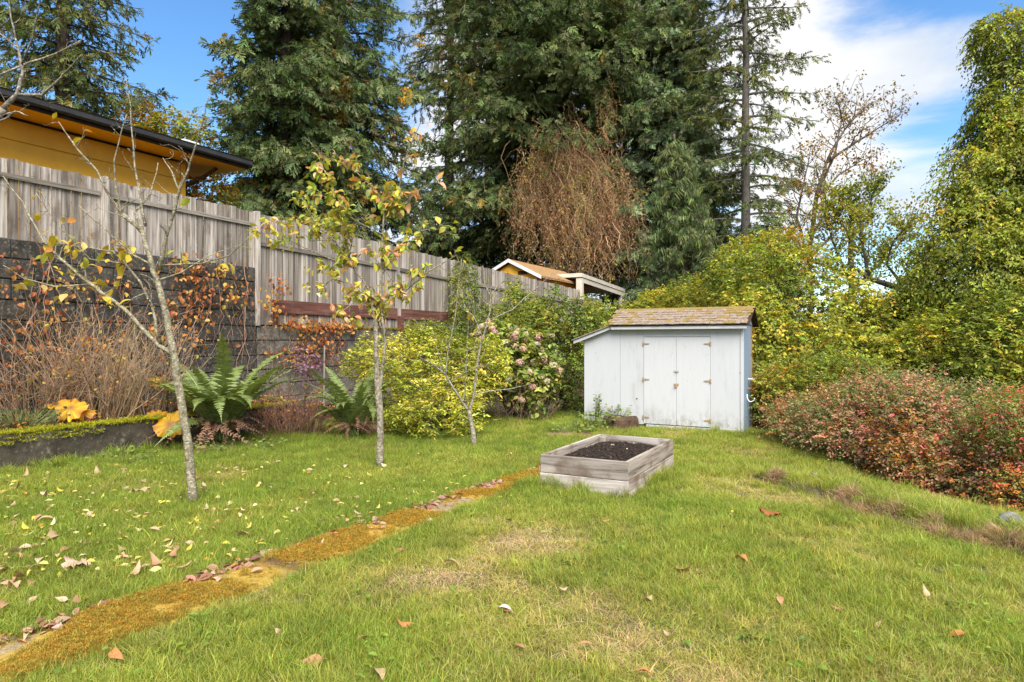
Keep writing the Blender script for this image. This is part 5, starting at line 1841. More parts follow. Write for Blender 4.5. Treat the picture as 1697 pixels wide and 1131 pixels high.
# ------------------------------------------------------------------ bare shrubs on the terrace
def bare_shrub(label, px, py, Y, n, H, spread, seed, col=(0.20, 0.135, 0.09), leaves=25, name='bare_shrub'):
    g = np.random.default_rng(seed)
    p = pix(px, py, Y)
    zb = gz(p[0], p[1])
    root = thing(name, label, 'bush', (p[0], p[1], zb), 0, 'leafless shrubs on the terrace')
    mb = MB()
    lv = []
    for i in range(n):
        a, rr = g.uniform(0, 6.28), spread * math.sqrt(g.random())
        b = np.array((0.45 * rr * math.cos(a), 0.22 * rr * math.sin(a), -0.05))
        d = unit(np.array((0.35 * math.cos(a), 0.25 * math.sin(a), 1.0)) + g.normal(size=3) * 0.13)
        ln = H * g.uniform(0.45, 1.1)
        c = np.array(col) * g.uniform(0.5, 1.5) * np.array((1, g.uniform(0.9, 1.08), g.uniform(0.85, 1.1)))
        pts = [b]
        for k in range(6):
            d = unit(d + g.normal(size=3) * 0.11)
            pts.append(pts[-1] + d * ln / 6)
        mb.tube(pts, np.linspace(g.uniform(0.004, 0.009), 0.0022, 7), 4, c, False)
        for k in range(4):
            j = g.integers(2, 7)
            e = unit(d + g.normal(size=3) * 0.6)
            l2 = g.uniform(0.1, 0.42)
            q = [pts[j]]
            for _ in range(3):
                e = unit(e + g.normal(size=3) * 0.2)
                q.append(q[-1] + e * l2 / 3)
            mb.tube(q, np.linspace(0.0035, 0.0016, 4), 3, c * 1.15, False)
            lv.append(q[-1])
    mb.build('stems', MAT['twig'], root, True, kind='stuff')
    lb = Leaves()
    q = np.array(lv)[g.integers(0, len(lv), leaves)] + g.normal(size=(leaves, 3)) * 0.05
    for _ in range(2):
        lb.add(q + g.normal(size=q.shape) * 0.03, g.normal(size=q.shape), g.normal(size=q.shape) + np.array((0, -0.4, 0.5)), 0.06 * g.uniform(0.6, 1.3, leaves), 0.65, pick_cols(q, [(2, (0.42, 0.17, 0.05)), (1, (0.30, 0.12, 0.06)), (1, (0.45, 0.30, 0.05))], g, 2, seed), 'oval')
    lb.build('foliage', MAT['leaf'], root)


bare_shrub('thicket of bare brown stems at the left edge of the terrace', 45, 700, 9.15, 160, 1.4, 1.2, 51, (0.29, 0.19, 0.12), 170)
bare_shrub('clump of upright tan stems behind the gold leaves', 165, 695, 9.55, 140, 1.6, 1.1, 52, (0.33, 0.225, 0.13), 150)
bare_shrub('low tangle of reddish twigs between the two ferns', 480, 715, 11.2, 110, 0.8, 1.2, 53, (0.30, 0.16, 0.12), 120)
bare_shrub('thin bare stems against the dark wall left of the speckled trunk', 235, 690, 10.0, 110, 1.5, 1.0, 54, (0.32, 0.23, 0.155), 70)
bare_shrub('dry brown twiggy skirt below the hydrangea', 855, 690, 13.2, 60, 0.65, 1.5, 55, (0.19, 0.135, 0.095), 15)

# orange creeper on the walls
def wall_creeper(label, items, seed, base, pal, strands):
    g = np.random.default_rng(seed)
    root = thing('wall_creeper', label, 'creeper', tuple(uvp(-10.45, base, 1.0)), 0)
    inv = Matrix.Translation(-Vector(root.location))
    lv, mb = Leaves(), MB()
    for (u0, u1, z0, z1, n, size) in items:
        m = n
        uu, zz = g.uniform(u0, u1, m), np.clip(g.normal((z0 + z1) / 2, (z1 - z0) / 3.2, m), z0, z1)
        # gather along runs
        cl_ = g.integers(0, max(3, m // 14), m)
        cu, cz = g.uniform(u0, u1, cl_.max() + 1), g.uniform(z0, z1, cl_.max() + 1)
        uu = 0.35 * uu + 0.65 * (cu[cl_] + g.normal(size=m) * 0.12)
        zz = 0.3 * zz + 0.7 * (cz[cl_] + g.normal(size=m) * 0.09)
        vv = -10.56 + np.abs(g.normal(size=m)) * 0.10
        P = vv[:, None] * DR + uu[:, None] * D1 + zz[:, None] * np.array((0, 0, 1.0))
        A = 0.6 * g.normal(size=(m, 3)) + np.array((0, 0, -0.8))
        N = np.tile(DR, (m, 1)) + 0.55 * g.normal(size=(m, 3)) + np.array((0, 0, 0.5))
        lv.add(P, A, N, size * g.uniform(0.6, 1.3, m), 0.75, pick_cols(P, pal, g, 1.6, seed), 'oval')
    u0, u1 = min(i[0] for i in items), max(i[1] for i in items)
    for i in range(strands):
        u, z = g.uniform(u0, u1), g.uniform(0.6, 1.4)
        zt = g.uniform(1.9, 3.2) if u < 9 else g.uniform(1.4, 2.0)
        pts, du_ = [], 0.0
        for k in range(15):
            t = k / 14
            du_ = 0.6 * du_ + g.normal() * 0.035
            u += du_
            pts.append(DR * (-10.57 + abs(g.normal()) * 0.05) + D1 * u + np.array((0, 0, zt + (z - zt) * t)))
        mb.tube(pts, np.linspace(0.007, 0.003, 15) * g.uniform(0.5, 1.2), 3, np.array((0.24, 0.14, 0.095)) * g.uniform(0.5, 1.6), False)
    for o in (lv.build('foliage', MAT['leaf'], root), mb.build('stems', MAT['twig'], root, kind='stuff')):
        o.matrix_parent_inverse = inv


RED = [(2.5, (0.40, 0.15, 0.04)), (2, (0.30, 0.085, 0.035)), (2, (0.50, 0.26, 0.07)), (0.8, (0.45, 0.35, 0.06))]
wall_creeper('orange and red creeper hanging over the tall dark block wall', [(7.0, 8.95, 2.2, 3.15, 210, 0.085), (6.6, 8.9, 1.3, 2.6, 130, 0.08), (3.9, 6.8, 1.3, 3.05, 230, 0.075)], 71, 8, RED, 48)
wall_creeper('orange creeper along the top of the lower grey wall', [(9.2, 12.2, 1.85, 2.05, 330, 0.085), (9.0, 11.4, 1.0, 1.8, 200, 0.08), (9.0, 9.6, 1.9, 3.0, 90, 0.08)], 72, 10.5, RED, 45)
# purple leaved sprig
root, _, _ = shrub('purple_leaved_shrub', 'small shrub with dusky purple leaves in front of the grey wall', 'bush', [lobe(505, 600, 11.2, 20, 24, 0.25)], 75, 0.07,
                   [(2, (0.26, 0.14, 0.20)), (1, (0.34, 0.20, 0.24))], at(505, 690, 11.2), 73, k=5, tl=0.14, nstems=6, stem_r=0.006)


# ------------------------------------------------------------------ big gold leaves
def big_leaf(i, lobesn=9):
    r = np.random.default_rng(850 + i)
    n = 54
    V, F = [(0, 0, 0.03)], []
    for ring, k in ((1, 0.5), (2, 1.0)):
        for t in range(n):
            a = 2 * math.pi * t / n
            R = 1.0 + (0.07 * math.cos(lobesn * a + 0.6 * math.sin(a)) + 0.10 * math.sin(2 * a + i) + 0.035 * r.normal()) * (ring == 2) - 0.55 * (ring == 2) * math.exp(-((a - 4.71) / 0.16) ** 2)
            V.append((k * R * math.cos(a), k * R * math.sin(a), 0.07 * math.cos(lobesn * a + 1) * k + 0.22 * k * k * math.sin(2 * a + i) - 0.20 * k * k + 0.03 * k * r.normal()))
    for t in range(n):
        t2 = (t + 1) % n
        F.append((0, 1 + t, 1 + t2))
        F.append((1 + t, 1 + n + t, 1 + n + t2))
        F.append((1 + t, 1 + n + t2, 1 + t2))
    V = np.array(V)
    rr = np.linalg.norm(V[:, :2], axis=1)
    a = np.arctan2(V[:, 1], V[:, 0])
    vein = (np.abs(np.sin(a * lobesn / 2)) < 0.22) & (rr > 0.1)
    C = np.array((0.66, 0.37, 0.03)) * (1 + 0.16 * r.normal(size=(len(V), 1)))
    C = np.where(vein[:, None], C * np.array((1.12, 1.1, 1.2)), C)
    C = np.where((rr > 0.93)[:, None] & (r.random((len(V), 1)) < 0.4), np.array((0.46, 0.18, 0.06)), C)
    C[0] = (0.25, 0.12, 0.04)
    return np_mesh('gold_leaf', V, np.array(F), C, True, MAT['leaf'])


BL = [big_leaf(i) for i in range(4)]


def gold_plant(label, leaves, seed):
    g = np.random.default_rng(seed)
    px, py, Y = leaves[0][:3]
    p = pix(px, py, Y)
    zb = gz(p[0], p[1])
    root = thing('gold_leaved_plant', label, 'plant', (p[0], p[1], zb), 0, 'plants with big golden leaves')
    mb = MB()
    for (px, py, Y, r, tilt, yaw) in leaves:
        q = pix(px, py, Y) - np.array((p[0], p[1], zb))
        o = link('gold_leaf', BL[g.integers(0, 4)], root, tuple(q))
        o.scale = (r, r, r)
        o.rotation_euler = (tilt, g.normal() * 0.15, yaw)
        mb.tube([np.array((g.normal() * 0.03, 0.12 + g.normal() * 0.03, -0.03)), q * 0.6 + np.array((0, 0.08, 0.03)), q + np.array((0, 0.01, -0.005))], [0.008, 0.006, 0.005], 5, (0.32, 0.14, 0.06))
    mb.build('stalks', MAT['twig'], root, True)


gold_plant('golden round leaf glowing beside the speckled trunk above the kerb wall end', [(281, 703, 9.6, 0.20, 1.15, 0.15), (262, 690, 9.7, 0.14, 0.9, 0.8)], 81)
gold_plant('crinkled yellow leaves among bare stems above the mossy kerb', [(118, 676, 8.9, 0.20, 0.75, -0.1), (138, 682, 9.0, 0.14, 0.6, 0.9), (92, 670, 9.05, 0.11, 0.5, 0.4)], 82)
gold_plant('dull gold leaf half hidden behind the speckled trunk', [(265, 632, 10.1, 0.14, 0.8, 0.4), (280, 640, 10.15, 0.11, 1.0, -0.3)], 83)

# leafy weeds
def weed(label, px, py, Y, n, size, H, seed, pal=None, cat='weed', name='leafy_weed', width=0.7, R=0.25):
    g = np.random.default_rng(seed)
    p = pix(px, py, Y)
    zb = gz(p[0], p[1])
    root = thing(name, label, cat, (p[0], p[1], zb))
    lv, mb = Leaves(), MB()
    a = g.uniform(0, 6.28, n)
    r = R * np.sqrt(g.random(n))
    z = H * g.uniform(0.3, 1.0, n)
    P = np.stack([r * np.cos(a), r * np.sin(a), z], 1)
    A = np.stack([np.cos(a), np.sin(a), g.normal(size=n) * 0.4], 1)
    lv.add(P, A, np.array((0, -0.25, 1.0)) + 0.35 * g.normal(size=(n, 3)), size * g.uniform(0.6, 1.3, n), width, pick_cols(P, pal or [(3, (0.13, 0.19, 0.035)), (2, (0.21, 0.26, 0.05))], g, 3, seed), 'oval')
    for i in range(n):
        mb.tube([np.array((r[i] * 0.3 * math.cos(a[i]), r[i] * 0.3 * math.sin(a[i]), -0.02)), P[i]], [0.004, 0.002], 3, (0.16, 0.18, 0.06), False)
    lv.build('foliage', MAT['leaf'], root)
    mb.build('stalks', MAT['twig'], root, kind='stuff')


weed('bright green mallow like weed left of the tree stump', 985, 706, 12.0, 110, 0.085, 0.30, 91, R=0.42)
weed('green leafy weed behind the tree stump', 1018, 694, 12.35, 60, 0.075, 0.40, 92, R=0.3)
weed('tall single weed standing against the white lean to wall', 990, 690, 12.5, 60, 0.06, 0.62, 93, R=0.06)
weed('low green weeds between the lawn and the dirt patch', 950, 712, 11.6, 70, 0.07, 0.12, 94, R=0.4)
weed('pale bramble leaves growing at the right side of the shed', 1262, 590, 12.4, 90, 0.11, 1.45, 95, [(2, (0.17, 0.23, 0.06)), (2, (0.26, 0.31, 0.09))], name='bramble', cat='bramble', R=0.28)
weed('green ground ivy at the foot of the large fern', 400, 745, 9.7, 120, 0.07, 0.14, 96, R=0.6)
weed('dark green ivy patch under the bare stems at the left edge', 35, 690, 8.6, 160, 0.06, 0.25, 97, [(3, (0.05, 0.085, 0.03)), (1, (0.10, 0.14, 0.04))], R=0.5)
weed('small green weeds behind the kerb wall below the tan stems', 200, 690, 8.7, 70, 0.06, 0.14, 98, R=0.4)
weed('dandelion rosette in the lawn below the raised bed', 960, 940, 4.66, 16, 0.10, 0.03, 99, width=0.35, R=0.05)
weed('broad leaved weed rosette near the bottom right of the lawn', 1250, 1070, 3.5, 14, 0.10, 0.03, 100, width=0.35, R=0.05)
weed('pale green clover patch beside the mossy path', 1010, 905, 5.1, 40, 0.03, 0.05, 101, R=0.12)

# ------------------------------------------------------------------ lawn
def blade_mesh(i, n, hmin, hmax, R, w, straw, lean=0.5, flat=0.0):
    r = np.random.default_rng(1000 + i)
    V, F, C = [], [], []
    for j in range(n):
        a, rr = r.uniform(0, 6.28), R * math.sqrt(r.random())
        b = np.array((rr * math.cos(a), rr * math.sin(a), -0.006))
        h = r.uniform(hmin, hmax)
        la = r.uniform(0, 6.28)
        ld = np.array((math.cos(la), math.sin(la), 0)) * h * abs(r.normal()) * lean
        s = np.array((-math.sin(la + r.normal() * 0.7), math.cos(la + r.normal() * 0.7), 0)) * w * r.uniform(0.6, 1.2)
        up = np.array((0, 0, h * (1 - flat)))
        k = len(V)
        V += [b - s, b + s, b + 0.55 * up + 0.30 * ld + s * 0.8, b + 0.55 * up + 0.30 * ld - s * 0.8, b + up * 0.95 + ld]
        F += [(k, k + 1, k + 2), (k, k + 2, k + 3), (k + 3, k + 2, k + 4)]
        if r.random() < straw:
            c = np.array((1.55, 1.18, 2.4)) * r.uniform(0.7, 1.2)
        else:
            c = np.array((1, 1, 1)) * r.uniform(0.65, 1.35) * np.array((r.uniform(0.8, 1.25), 1, 1))
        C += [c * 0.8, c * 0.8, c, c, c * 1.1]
    return np_mesh('grass_clump_%d' % i, np.array(V), np.array(F), np.array(C), False, MAT['grass'])


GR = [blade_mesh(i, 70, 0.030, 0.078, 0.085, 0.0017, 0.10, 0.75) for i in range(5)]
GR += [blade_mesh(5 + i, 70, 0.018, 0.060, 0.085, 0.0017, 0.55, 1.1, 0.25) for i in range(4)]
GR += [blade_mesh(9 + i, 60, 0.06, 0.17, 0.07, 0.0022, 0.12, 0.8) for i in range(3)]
g = np.random.default_rng(200)


def in_view(P, m=90):
    x = CX + P[:, 0] / np.maximum(P[:, 1], 0.1) * FPX
    return (P[:, 1] > 2.2) & (x > -m - 120 / np.maximum(P[:, 1], .5)) & (x < 1697 + m + 120 / np.maximum(P[:, 1], .5))


pts = []
for y0, y1, dens in ((2.3, 4.2, 420), (4.2, 6.5, 330), (6.5, 9.5, 240), (9.5, 14.5, 150)):
    x0, x1 = -0.9 * y1, 0.9 * y1
    n = int((x1 - x0) * (y1 - y0) * dens)
    pts.append(np.stack([g.uniform(x0, x1, n), g.uniform(y0, y1, n)], 1))
P = np.concatenate(pts)
P = P[in_view(P)]
u_, v_ = P @ D1[:2], P @ DR[:2]
sR = (P[:, 0] - 2.95) * 0.94 + (P[:, 1] - 7.9) * 0.33 + 0.16 * (noise2(P[:, 0], P[:, 1], 1.1, 9, 2) - 0.5)
ed = 0.10 * (noise2(P[:, 0], P[:, 1], 2.2, 71, 3) - 0.5) * 2
on_path = (v_ > path_left(u_) + 0.05 + ed * 0.6) & (v_ < path_right(u_) - 0.02 + ed) & (u_ < 8.25)
in_bed = (v_ > -3.16) & (v_ < -2.16) & (u_ > 6.44) & (u_ < 8.24)
lv_ = v_ - (SX * DR[0] + SY * DR[1])
lu_ = u_ - (SX * D1[0] + SY * D1[1])
in_shed = (lv_ > -3.02) & (lv_ < 0.03) & (lu_ > -0.10) & (lu_ < 0.9)
limit_far = np.where(v_ < -6.5, 12.5, 16.0)
beyond = sR > 2.2 + 1.0 * (1 - sstep(11.2, 7.6, P[:, 1]))
wallside = v_ < -9.17 + 0.0 * u_
dirt = dirt_mask(P[:, 0], P[:, 1]) > 0.35 + 0.3 * g.random(len(P))
riser = (sR > -0.09) & (sR < 0.07) & (P[:, 1] < 8.4)
keep = ~(on_path | in_bed | in_shed | beyond | wallside | dirt) & (u_ < limit_far) & ~(riser & (g.random(len(P)) < 0.5))
P, u_, v_, sR = P[keep], u_[keep], v_[keep], sR[keep]
n = len(P)
dry = noise2(P[:, 0], P[:, 1], 1.15, 81, 3)
dry2 = noise2(P[:, 0], P[:, 1], 4.2, 84, 2)
rightish = sstep(-4.4, -3.2, v_)
dryness = (dry - 0.5) * 2.2 + (dry2 - 0.5) * 1.0 + np.where(v_ > path_right(u_), 0.17, -0.40)
for (px, py, rx, ry, a) in ((880, 905, 130, 45, 0.85), (770, 960, 100, 40, 0.6), (1000, 990, 80, 30, 0.55), (1030, 1060, 60, 30, 0.8), (1330, 830, 110, 35, 0.35), (1180, 770, 60, 25, 0.3), (1500, 960, 120, 40, 0.25), (1120, 830, 70, 30, -0.6), (960, 830, 120, 25, -0.5), (650, 1050, 250, 60, -0.3)):
    cxy = pix(px, py, CAM_H * FPX / (py - CY))
    d = np.sqrt(((P[:, 0] - cxy[0]) / (rx / FPX * cxy[1])) ** 2 + ((P[:, 1] - cxy[1]) / (ry * cxy[1] ** 2 / (CAM_H * FPX))) ** 2)
    dryness += a * np.exp(-d * d)
near_bed = np.maximum.reduce([np.maximum(-3.155 - v_, v_ + 2.165), np.maximum(6.45 - u_, u_ - 8.24)])
lush = 0.7 * np.exp(-np.clip(near_bed, 0, None) / 0.09)
lush = np.maximum(lush, np.exp(-np.clip(np.abs(sR - 0.35), 0, None) / 0.4) * (P[:, 1] < 9) * 0.25)
ls_v, ls_u = v_ - (SX * DR[0] + SY * DR[1]), u_ - (SX * D1[0] + SY * D1[1])
lush = np.maximum(lush, np.exp(-np.abs(ls_u + 0.08) / 0.12) * (ls_v < 0.3) * (ls_v > -3.3) * 0.25)
lush = np.maximum(lush, np.exp(-np.abs(v_ + 9.1) / 0.10) * 0.6)
var = np.where(g.random(n) < np.clip(0.22 + dryness * 0.75, 0.02, 0.97), g.integers(5, 9, n), g.integers(0, 5, n))
var = np.where(g.random(n) < lush * 0.75, g.integers(9, 12, n), var)
gcol = np.array((0.195, 0.275, 0.034))
ycol = np.array((0.345, 0.360, 0.060))
scol = np.array((0.50, 0.42, 0.185))
f1 = np.clip(0.45 + dryness * 0.5 + 0.25 * g.normal(size=n), 0, 1)[:, None]
T = gcol * (1 - f1) + ycol * f1
f2 = np.clip(dryness * 0.52 - 0.28 + 0.18 * g.normal(size=n), 0, 0.9)[:, None]
T = T * (1 - f2) + scol * f2
T *= (1 + 0.14 * g.normal(size=(n, 1))) * (0.82 + 0.36 * noise2(P[:, 0], P[:, 1], 2.6, 91, 2)[:, None])
Z = ground_z(P[:, 0], P[:, 1])
S = g.uniform(0.75, 1.2, n) * (1 + 0.035 * np.clip(P[:, 1] - 4, 0, 8)) * (0.75 + 0.5 * noise2(P[:, 0], P[:, 1], 3.4, 95, 2))
SS = np.stack([S * 1.05, S * 1.05, S * np.where(dryness > 0.5, 0.7, 1.0)], 1)
Rt = np.stack([g.normal(size=n) * 0.12, g.normal(size=n) * 0.12, g.uniform(0, 6.28, n)], 1)
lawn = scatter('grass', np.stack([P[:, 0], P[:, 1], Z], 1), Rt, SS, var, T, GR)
tag(lawn, 'patchy mown lawn with dry straw coloured spots', None, None, 'stuff')
print('grass clumps', n)

# clover and small broad leaved weeds in the turf
n = 5200
q_ = g.integers(0, len(P), n)
wx, wy = P[q_, 0] + g.normal(size=n) * 0.04, P[q_, 1] + g.normal(size=n) * 0.04
k_ = (noise2(wx, wy, 1.7, 141, 2) > 0.56) & (wy < 9)
wx, wy = wx[k_], wy[k_]
n = len(wx)
lv = Leaves()
a_ = g.uniform(0, 6.28, n)
lv.add(np.stack([wx, wy, ground_z(wx, wy) + g.uniform(0.03, 0.062, n)], 1), np.stack([np.cos(a_), np.sin(a_), 0.2 * g.normal(size=n)], 1), np.array((0, 0, 1.0)) + 0.3 * g.normal(size=(n, 3)),
       g.choice((0.022, 0.028, 0.05), n), 0.62, pick_cols(np.stack([wx, wy, wx * 0], 1), [(3, (0.16, 0.24, 0.03)), (2, (0.22, 0.30, 0.04)), (1, (0.13, 0.20, 0.03))], g, 1.0, 9), 'oval')
tag(lv.build('clover', MAT['leaf']), 'clover and small weeds growing in patches through the lawn', None, None, 'stuff')

# dry grass along the crumbling ledge
n = 900
t = g.uniform(-0.2, 3.3, n)
LX, LY = 2.95 + 0.33 * t + 0.06 * np.sin(7 * t) + g.normal(size=n) * 0.06, 7.9 - 0.94 * t
k_ = noise2(t, t * 0 + 4, 2.2, 66, 2) > 0.42
t, LX, LY = t[k_], LX[k_], LY[k_]
n = len(t)
LX += 0.0
dr_ = scatter('dry_grass', np.stack([LX, LY, ground_z(LX, LY)], 1), np.stack([g.normal(size=n) * 0.3, g.normal(size=n) * 0.3 + 0.5, g.uniform(0, 6.28, n)], 1), g.uniform(0.5, 1.0, n), g.integers(5, 12, n),
              np.array((0.46, 0.34, 0.17)) * g.uniform(0.45, 1.2, (n, 1)), GR)
tag(dr_, 'dead brown grass hanging over the crumbling lawn ledge', None, None, 'stuff')

# moss tufts on path, kerb top and lower wall
MS = [blade_mesh(20 + i, 60, 0.006, 0.020, 0.045, 0.0022, 0.0, 0.9) for i in range(3)]
for m_ in MS:
    m_.materials[0] = MAT['moss']
PP, TT = [], []
n = 11000
uu = g.uniform(0.6, 8.2, n)
s_ = g.uniform(0.03, 0.97, n)
vv = path_left(uu) + (path_right(uu) - path_left(uu)) * s_
X, Yy = DR[0] * vv + D1[0] * uu, DR[1] * vv + D1[1] * uu
mh = noise2(X, Yy, 2.2, 51, 3)
k_ = (mh > 0.50) | (g.random(n) < 0.10)
X, Yy, uu, s_, mh = X[k_], Yy[k_], uu[k_], s_[k_], mh[k_]
ed2 = np.minimum(sstep(0, 0.12, s_), sstep(1, 0.88, s_))
zz = ground_z(X, Yy) + 0.035 * ed2 - 0.03 + 0.03 * ed2 * sstep(0.38, 0.62, mh) + 0.006
far_ = np.clip((uu - 3) / 5, 0, 1)[:, None]
tm = g.random((len(X), 1))
T = (np.array((0.43, 0.225, 0.035)) * tm + np.array((0.30, 0.265, 0.045)) * (1 - tm)) * (1 - 0.25 * far_) + far_ * np.array((0.12, 0.045, 0.0))
PP.append(np.stack([X, Yy, zz], 1))
TT.append(T * g.uniform(0.7, 1.25, (len(X), 1)))
n_path = sum(len(q) for q in PP)
n = 2600
uu = g.uniform(2.6, 8.6, n)
fr = noise2(uu, uu * 0 + 9, 1.0, 61, 2)
vv = g.uniform(-9.40, -9.185, n)
k_ = (uu < 4.75) | (fr > 0.40)
uu, vv = uu[k_], vv[k_]
zz = 0.475 - np.where(vv > -9.215, g.uniform(0.0, 0.13, len(vv)) * (uu < 5.2), 0)
PP.append(np.stack([DR[0] * vv + D1[0] * uu, DR[1] * vv + D1[1] * uu, zz], 1))
TT.append(np.array((0.40, 0.40, 0.03)) * g.uniform(0.5, 1.2, (len(uu), 1)))
n = 1100
uu = g.uniform(10.5, 16.8, n)
vv = g.uniform(-10.72, -10.58, n)
PP.append(np.stack([DR[0] * vv + D1[0] * uu, DR[1] * vv + D1[1] * uu, np.full(n, 1.905)], 1))
TT.append(np.array((0.28, 0.23, 0.022)) * g.uniform(0.5, 1.2, (n, 1)))
PP, TT = np.concatenate(PP), np.concatenate(TT)
n = len(PP)
ms = scatter('moss', PP, np.stack([g.normal(size=n) * 0.3, g.normal(size=n) * 0.3, g.uniform(0, 6.28, n)], 1), g.uniform(0.35, 0.95, n) * np.where(np.arange(n) < n_path, 1.0, 1.9), g.integers(0, 3, n), TT, MS)
tag(ms, 'orange and yellow moss on path and walls', None, None, 'stuff')

# ------------------------------------------------------------------ litter and single fallen leaves
def litter_on(name, label, XY, z, size, pal, seed, tilt=0.4):
    g = np.random.default_rng(seed)
    n = len(XY)
    lv = Leaves()
    P = np.stack([XY[:, 0], XY[:, 1], z], 1)
    a = g.uniform(0, 6.28, n)
    A = np.stack([np.cos(a), np.sin(a), g.normal(size=n) * tilt * 0.5], 1)
    lv.add(P, A, np.array((0, 0, 1.0)) + tilt * g.normal(size=(n, 3)), size * g.uniform(0.5, 1.3, n), 0.5, pick_cols(P, pal, g, 1.5, seed), 'oval')
    return tag(lv.build(name, MAT['litter']), label, None, None, 'stuff')


BRN = [(3, (0.26, 0.125, 0.075)), (3, (0.36, 0.20, 0.13)), (1.5, (0.18, 0.08, 0.055)), (1.2, (0.46, 0.32, 0.22)), (0.6, (0.42, 0.20, 0.05))]
n = 720
uu = g.uniform(0.8, 8.1, n)
vv = path_left(uu) + 0.02 + np.abs(g.normal(size=n)) * 0.06 + 0.03 * np.sin(uu * 3)
X, Yy = DR[0] * vv + D1[0] * uu, DR[1] * vv + D1[1] * uu
litter_on('leaf_litter', 'band of brown fallen leaves along the left edge of the mossy path', np.stack([X, Yy], 1), ground_z(X, Yy) + g.uniform(0.010, 0.03, n), 0.08, BRN, 301)
n = 1500
uu = g.uniform(3.4, 11.0, n)
vv = np.clip(-9.9 + g.normal(size=n) * 0.45, -10.55, -9.25)
X, Yy = DR[0] * vv + D1[0] * uu, DR[1] * vv + D1[1] * uu
litter_on('leaf_litter', 'orange brown fallen leaves covering the terrace soil', np.stack([X, Yy], 1), ground_z(X, Yy) + g.uniform(0.01, 0.08, n), 0.09, [(2, (0.40, 0.16, 0.045)), (2, (0.24, 0.10, 0.05)), (1, (0.45, 0.26, 0.08))], 302)

n = 520
py_ = 758 + 200 * g.random(n) ** 1.4
px_ = g.uniform(-20, 900, n)
Yd_ = CAM_H * FPX / (py_ - CY)
X = (px_ - CX) / FPX * Yd_
vv, uu = X * DR[0] + Yd_ * DR[1], X * D1[0] + Yd_ * D1[1]
k_ = (vv > -9.1) & (vv < path_left(uu) - 0.05)
X, Yd_ = X[k_], Yd_[k_]
litter_on('leaf_litter', 'thin scatter of small yellow and tan leaves over the lawn left of the path', np.stack([X, Yd_], 1), ground_z(X, Yd_) + g.uniform(0.025, 0.055, len(X)), 0.06, [(3, (0.56, 0.46, 0.10)), (2, (0.60, 0.50, 0.26)), (2, (0.46, 0.30, 0.17)), (1, (0.52, 0.24, 0.06))], 303)

dead = [oval_leaf_mesh(20 + i, 'fallen_leaf', MAT['dead_obj'], 1, (0.22, 0.28, 0.20, 0.25, 0.30)[i], (0.5, 0.9, 0.35, 1.1, 0.6)[i]) for i in range(5)]
maple = []
for i in range(2):
    r = np.random.default_rng(870 + i)
    V, F = [(0, 0.1, 0.04)], []
    nn = 30
    for t in range(nn):
        a = 2 * math.pi * t / nn
        R = 0.55 * (0.62 + 0.38 * abs(math.cos(2.5 * a)) ** 1.5) * (1.15 if math.sin(a) > -0.3 else 0.7) * (1 + 0.12 * (t % 2))
        V.append((R * math.cos(a), R * math.sin(a) + 0.1, 0.10 * r.normal() + 0.16 * (R - 0.3)))
    for t in range(nn):
        F.append((0, 1 + t, 1 + (t + 1) % nn))
    maple.append(np_mesh('maple_leaf', np.array(V), np.array(F), None, True, MAT['dead_obj']))
KINDS = {
    'yellow': ('yellow oval fallen leaf', 'yellow fallen leaves', [(0.56, 0.46, 0.10), (0.60, 0.52, 0.26), (0.50, 0.42, 0.06)], 0.07),
    'tan': ('tan curled fallen leaf', 'tan fallen leaves', [(0.46, 0.30, 0.18), (0.52, 0.38, 0.26), (0.36, 0.20, 0.11)], 0.105),
    'brown': ('brown curled fallen leaf', 'brown fallen leaves', [(0.40, 0.21, 0.11), (0.48, 0.34, 0.20), (0.42, 0.17, 0.06)], 0.10),
    'pathleaf': ('pinkish tan leaf lying on the mossy path', 'tan leaves lying on the path', [(0.46, 0.29, 0.19), (0.54, 0.40, 0.28)], 0.08),
}


TONES = {'yellow': ('golden', 'cream', 'bright'), 'tan': ('mid', 'pale', 'dark'), 'brown': ('ginger', 'pale', 'rusty'), 'pathleaf': ('dusky', 'light')}
MARKS = [(pix(320, CY, 6.4), 'near the foot of the speckled trunk'), (pix(630, CY, 8.3), 'near the foot of the middle young tree'), (pix(785, CY, 9.9), 'near the foot of the small forked tree'),
         (pix(60, CY, 7.6), 'close to the mossy kerb wall'), (pix(450, CY, 9.0), 'in front of the large sword fern'), (pix(70, CY, 4.6), 'beside the near end of the path'), (pix(420, CY, 5.6), 'beside the leafy edge of the path'), (pix(700, CY, 7.2), 'beside the far end of the path'),
         (pix(900, CY, 6.3), 'below the front of the raised bed'), (pix(1350, CY, 6.0), 'on the right slope of the lawn'), (pix(600, CY, 3.5), 'in the nearest grass at the lower left'), (pix(1050, CY, 3.6), 'in the nearest grass at the bottom centre'), (pix(870, CY, 4.8), 'on the straw coloured patch')]


def fall(kind, x, y, g, size=None, col=None, lift=0.045):
    lab, grp, cols, sz = KINDS[kind]
    mk = min(MARKS, key=lambda m: (m[0][0] - x) ** 2 + (m[0][1] - y) ** 2)[1] if kind != 'pathleaf' else ''
    if mk:
        lab, grp = lab + ' ' + mk, grp + ' ' + mk
    o = link('fallen_leaf', dead[g.integers(0, 5)], None, (x, y, gz(x, y) + lift))
    s = (size or sz) * g.uniform(0.7, 1.25)
    o.scale = (s, s, s)
    o.rotation_euler = (g.normal() * 0.22, g.normal() * 0.3 + (3.14 if g.random() < 0.4 else 0), g.uniform(0, 6.28))
    ci = g.integers(0, len(cols))
    tone = TONES[kind][ci]
    lab, grp = tone + ' ' + lab, tone + ' ' + grp
    c = np.array(col if col is not None else cols[ci]) * g.uniform(0.85, 1.15)
    o.color = (*np.clip(c, 0, 1), 1)
    return tag(o, lab, 'fallen leaf', grp)


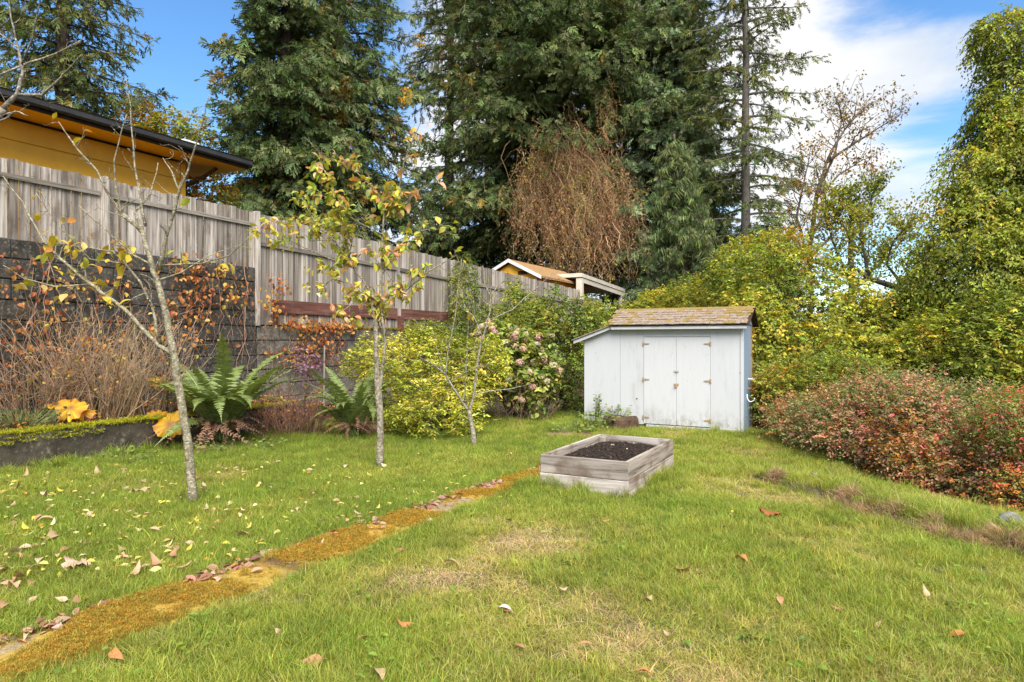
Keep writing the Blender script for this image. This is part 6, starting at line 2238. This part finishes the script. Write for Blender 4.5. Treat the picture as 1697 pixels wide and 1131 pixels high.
g = np.random.default_rng(400)
cnt = 0
while cnt < 145:
    py = 770 + 190 * g.random() ** 1.2
    px = g.uniform(5, 860)
    Yd = CAM_H * FPX / (py - CY)
    x = (px - CX) / FPX * Yd
    v, u = x * DR[0] + Yd * DR[1], x * D1[0] + Yd * D1[1]
    if -9.0 < v < path_left(u) - 0.12:
        fall('yellow', x, Yd, g)
        cnt += 1
cnt = 0
while cnt < 100:
    py = 765 + 260 * g.random() ** 1.3
    px = 620 * g.random() ** 1.5
    Yd = CAM_H * FPX / (py - CY)
    x = (px - CX) / FPX * Yd
    v, u = x * DR[0] + Yd * DR[1], x * D1[0] + Yd * D1[1]
    if -9.0 < v < path_left(u) - 0.05:
        fall('tan', x, Yd, g)
        cnt += 1
for (px, py) in ((185, 1090), (455, 1050), (535, 1105), (683, 1045), (590, 1070), (870, 1085), (985, 1080), (1055, 1125), (735, 940), (752, 1010), (670, 918), (715, 870), (1010, 870), (1290, 1000), (1400, 1020), (1210, 862), (940, 985),
                 (830, 1018), (1100, 1060), (1240, 940), (1350, 920), (1460, 1040), (1120, 950), (905, 870), (1390, 790), (620, 1120), (1080, 1000), (1540, 1000), (1600, 1060)):
    Yd = CAM_H * FPX / (py - CY)
    fall('brown', (px - CX) / FPX * Yd, Yd, g)
for (px, py) in ((45, 1062), (100, 1048), (410, 936), (470, 938), (415, 955), (520, 910), (620, 880), (640, 878), (590, 868), (600, 858), (150, 1022), (360, 972), (700, 835), (560, 895), (760, 815)):
    Yd = CAM_H * FPX / (py - CY)
    fall('pathleaf', (px - CX) / FPX * Yd, Yd, g, lift=0.03)
for (px, py, kind, size, col, lab) in ((827, 1019, 'm', 0.085, (0.66, 0.60, 0.48), 'whitish oval leaf lying in the grass at the bottom centre'),
                                       (1278, 858, 'maple', 0.15, (0.36, 0.10, 0.045), 'red brown maple leaf lying on the lawn right of the raised bed'),
                                       (1212, 860, 'm', 0.085, (0.60, 0.40, 0.05), 'bright orange yellow leaf on the lawn left of the red maple leaf'),
                                       (135, 945, 'maple', 0.17, (0.52, 0.36, 0.26), 'large pale tan maple leaf on the grass left of the path'),
                                       (228, 823, 'maple', 0.16, (0.50, 0.34, 0.24), 'pale tan maple leaf on the lawn left of the speckled trunk')):
    Yd = CAM_H * FPX / (py - CY)
    x = (px - CX) / FPX * Yd
    o = link('maple_leaf' if kind == 'maple' else 'fallen_leaf', maple[0] if kind == 'maple' else dead[1], None, (x, Yd, gz(x, Yd) + 0.055), g.uniform(0, 6))
    o.scale = (size, size, size)
    o.color = (*col, 1)
    tag(o, lab, 'fallen leaf')
stone(237, 799, 7.42, 0.06, 0.045, 0.035, 'smooth brown stone lying on the lawn left of the speckled trunk', 5)
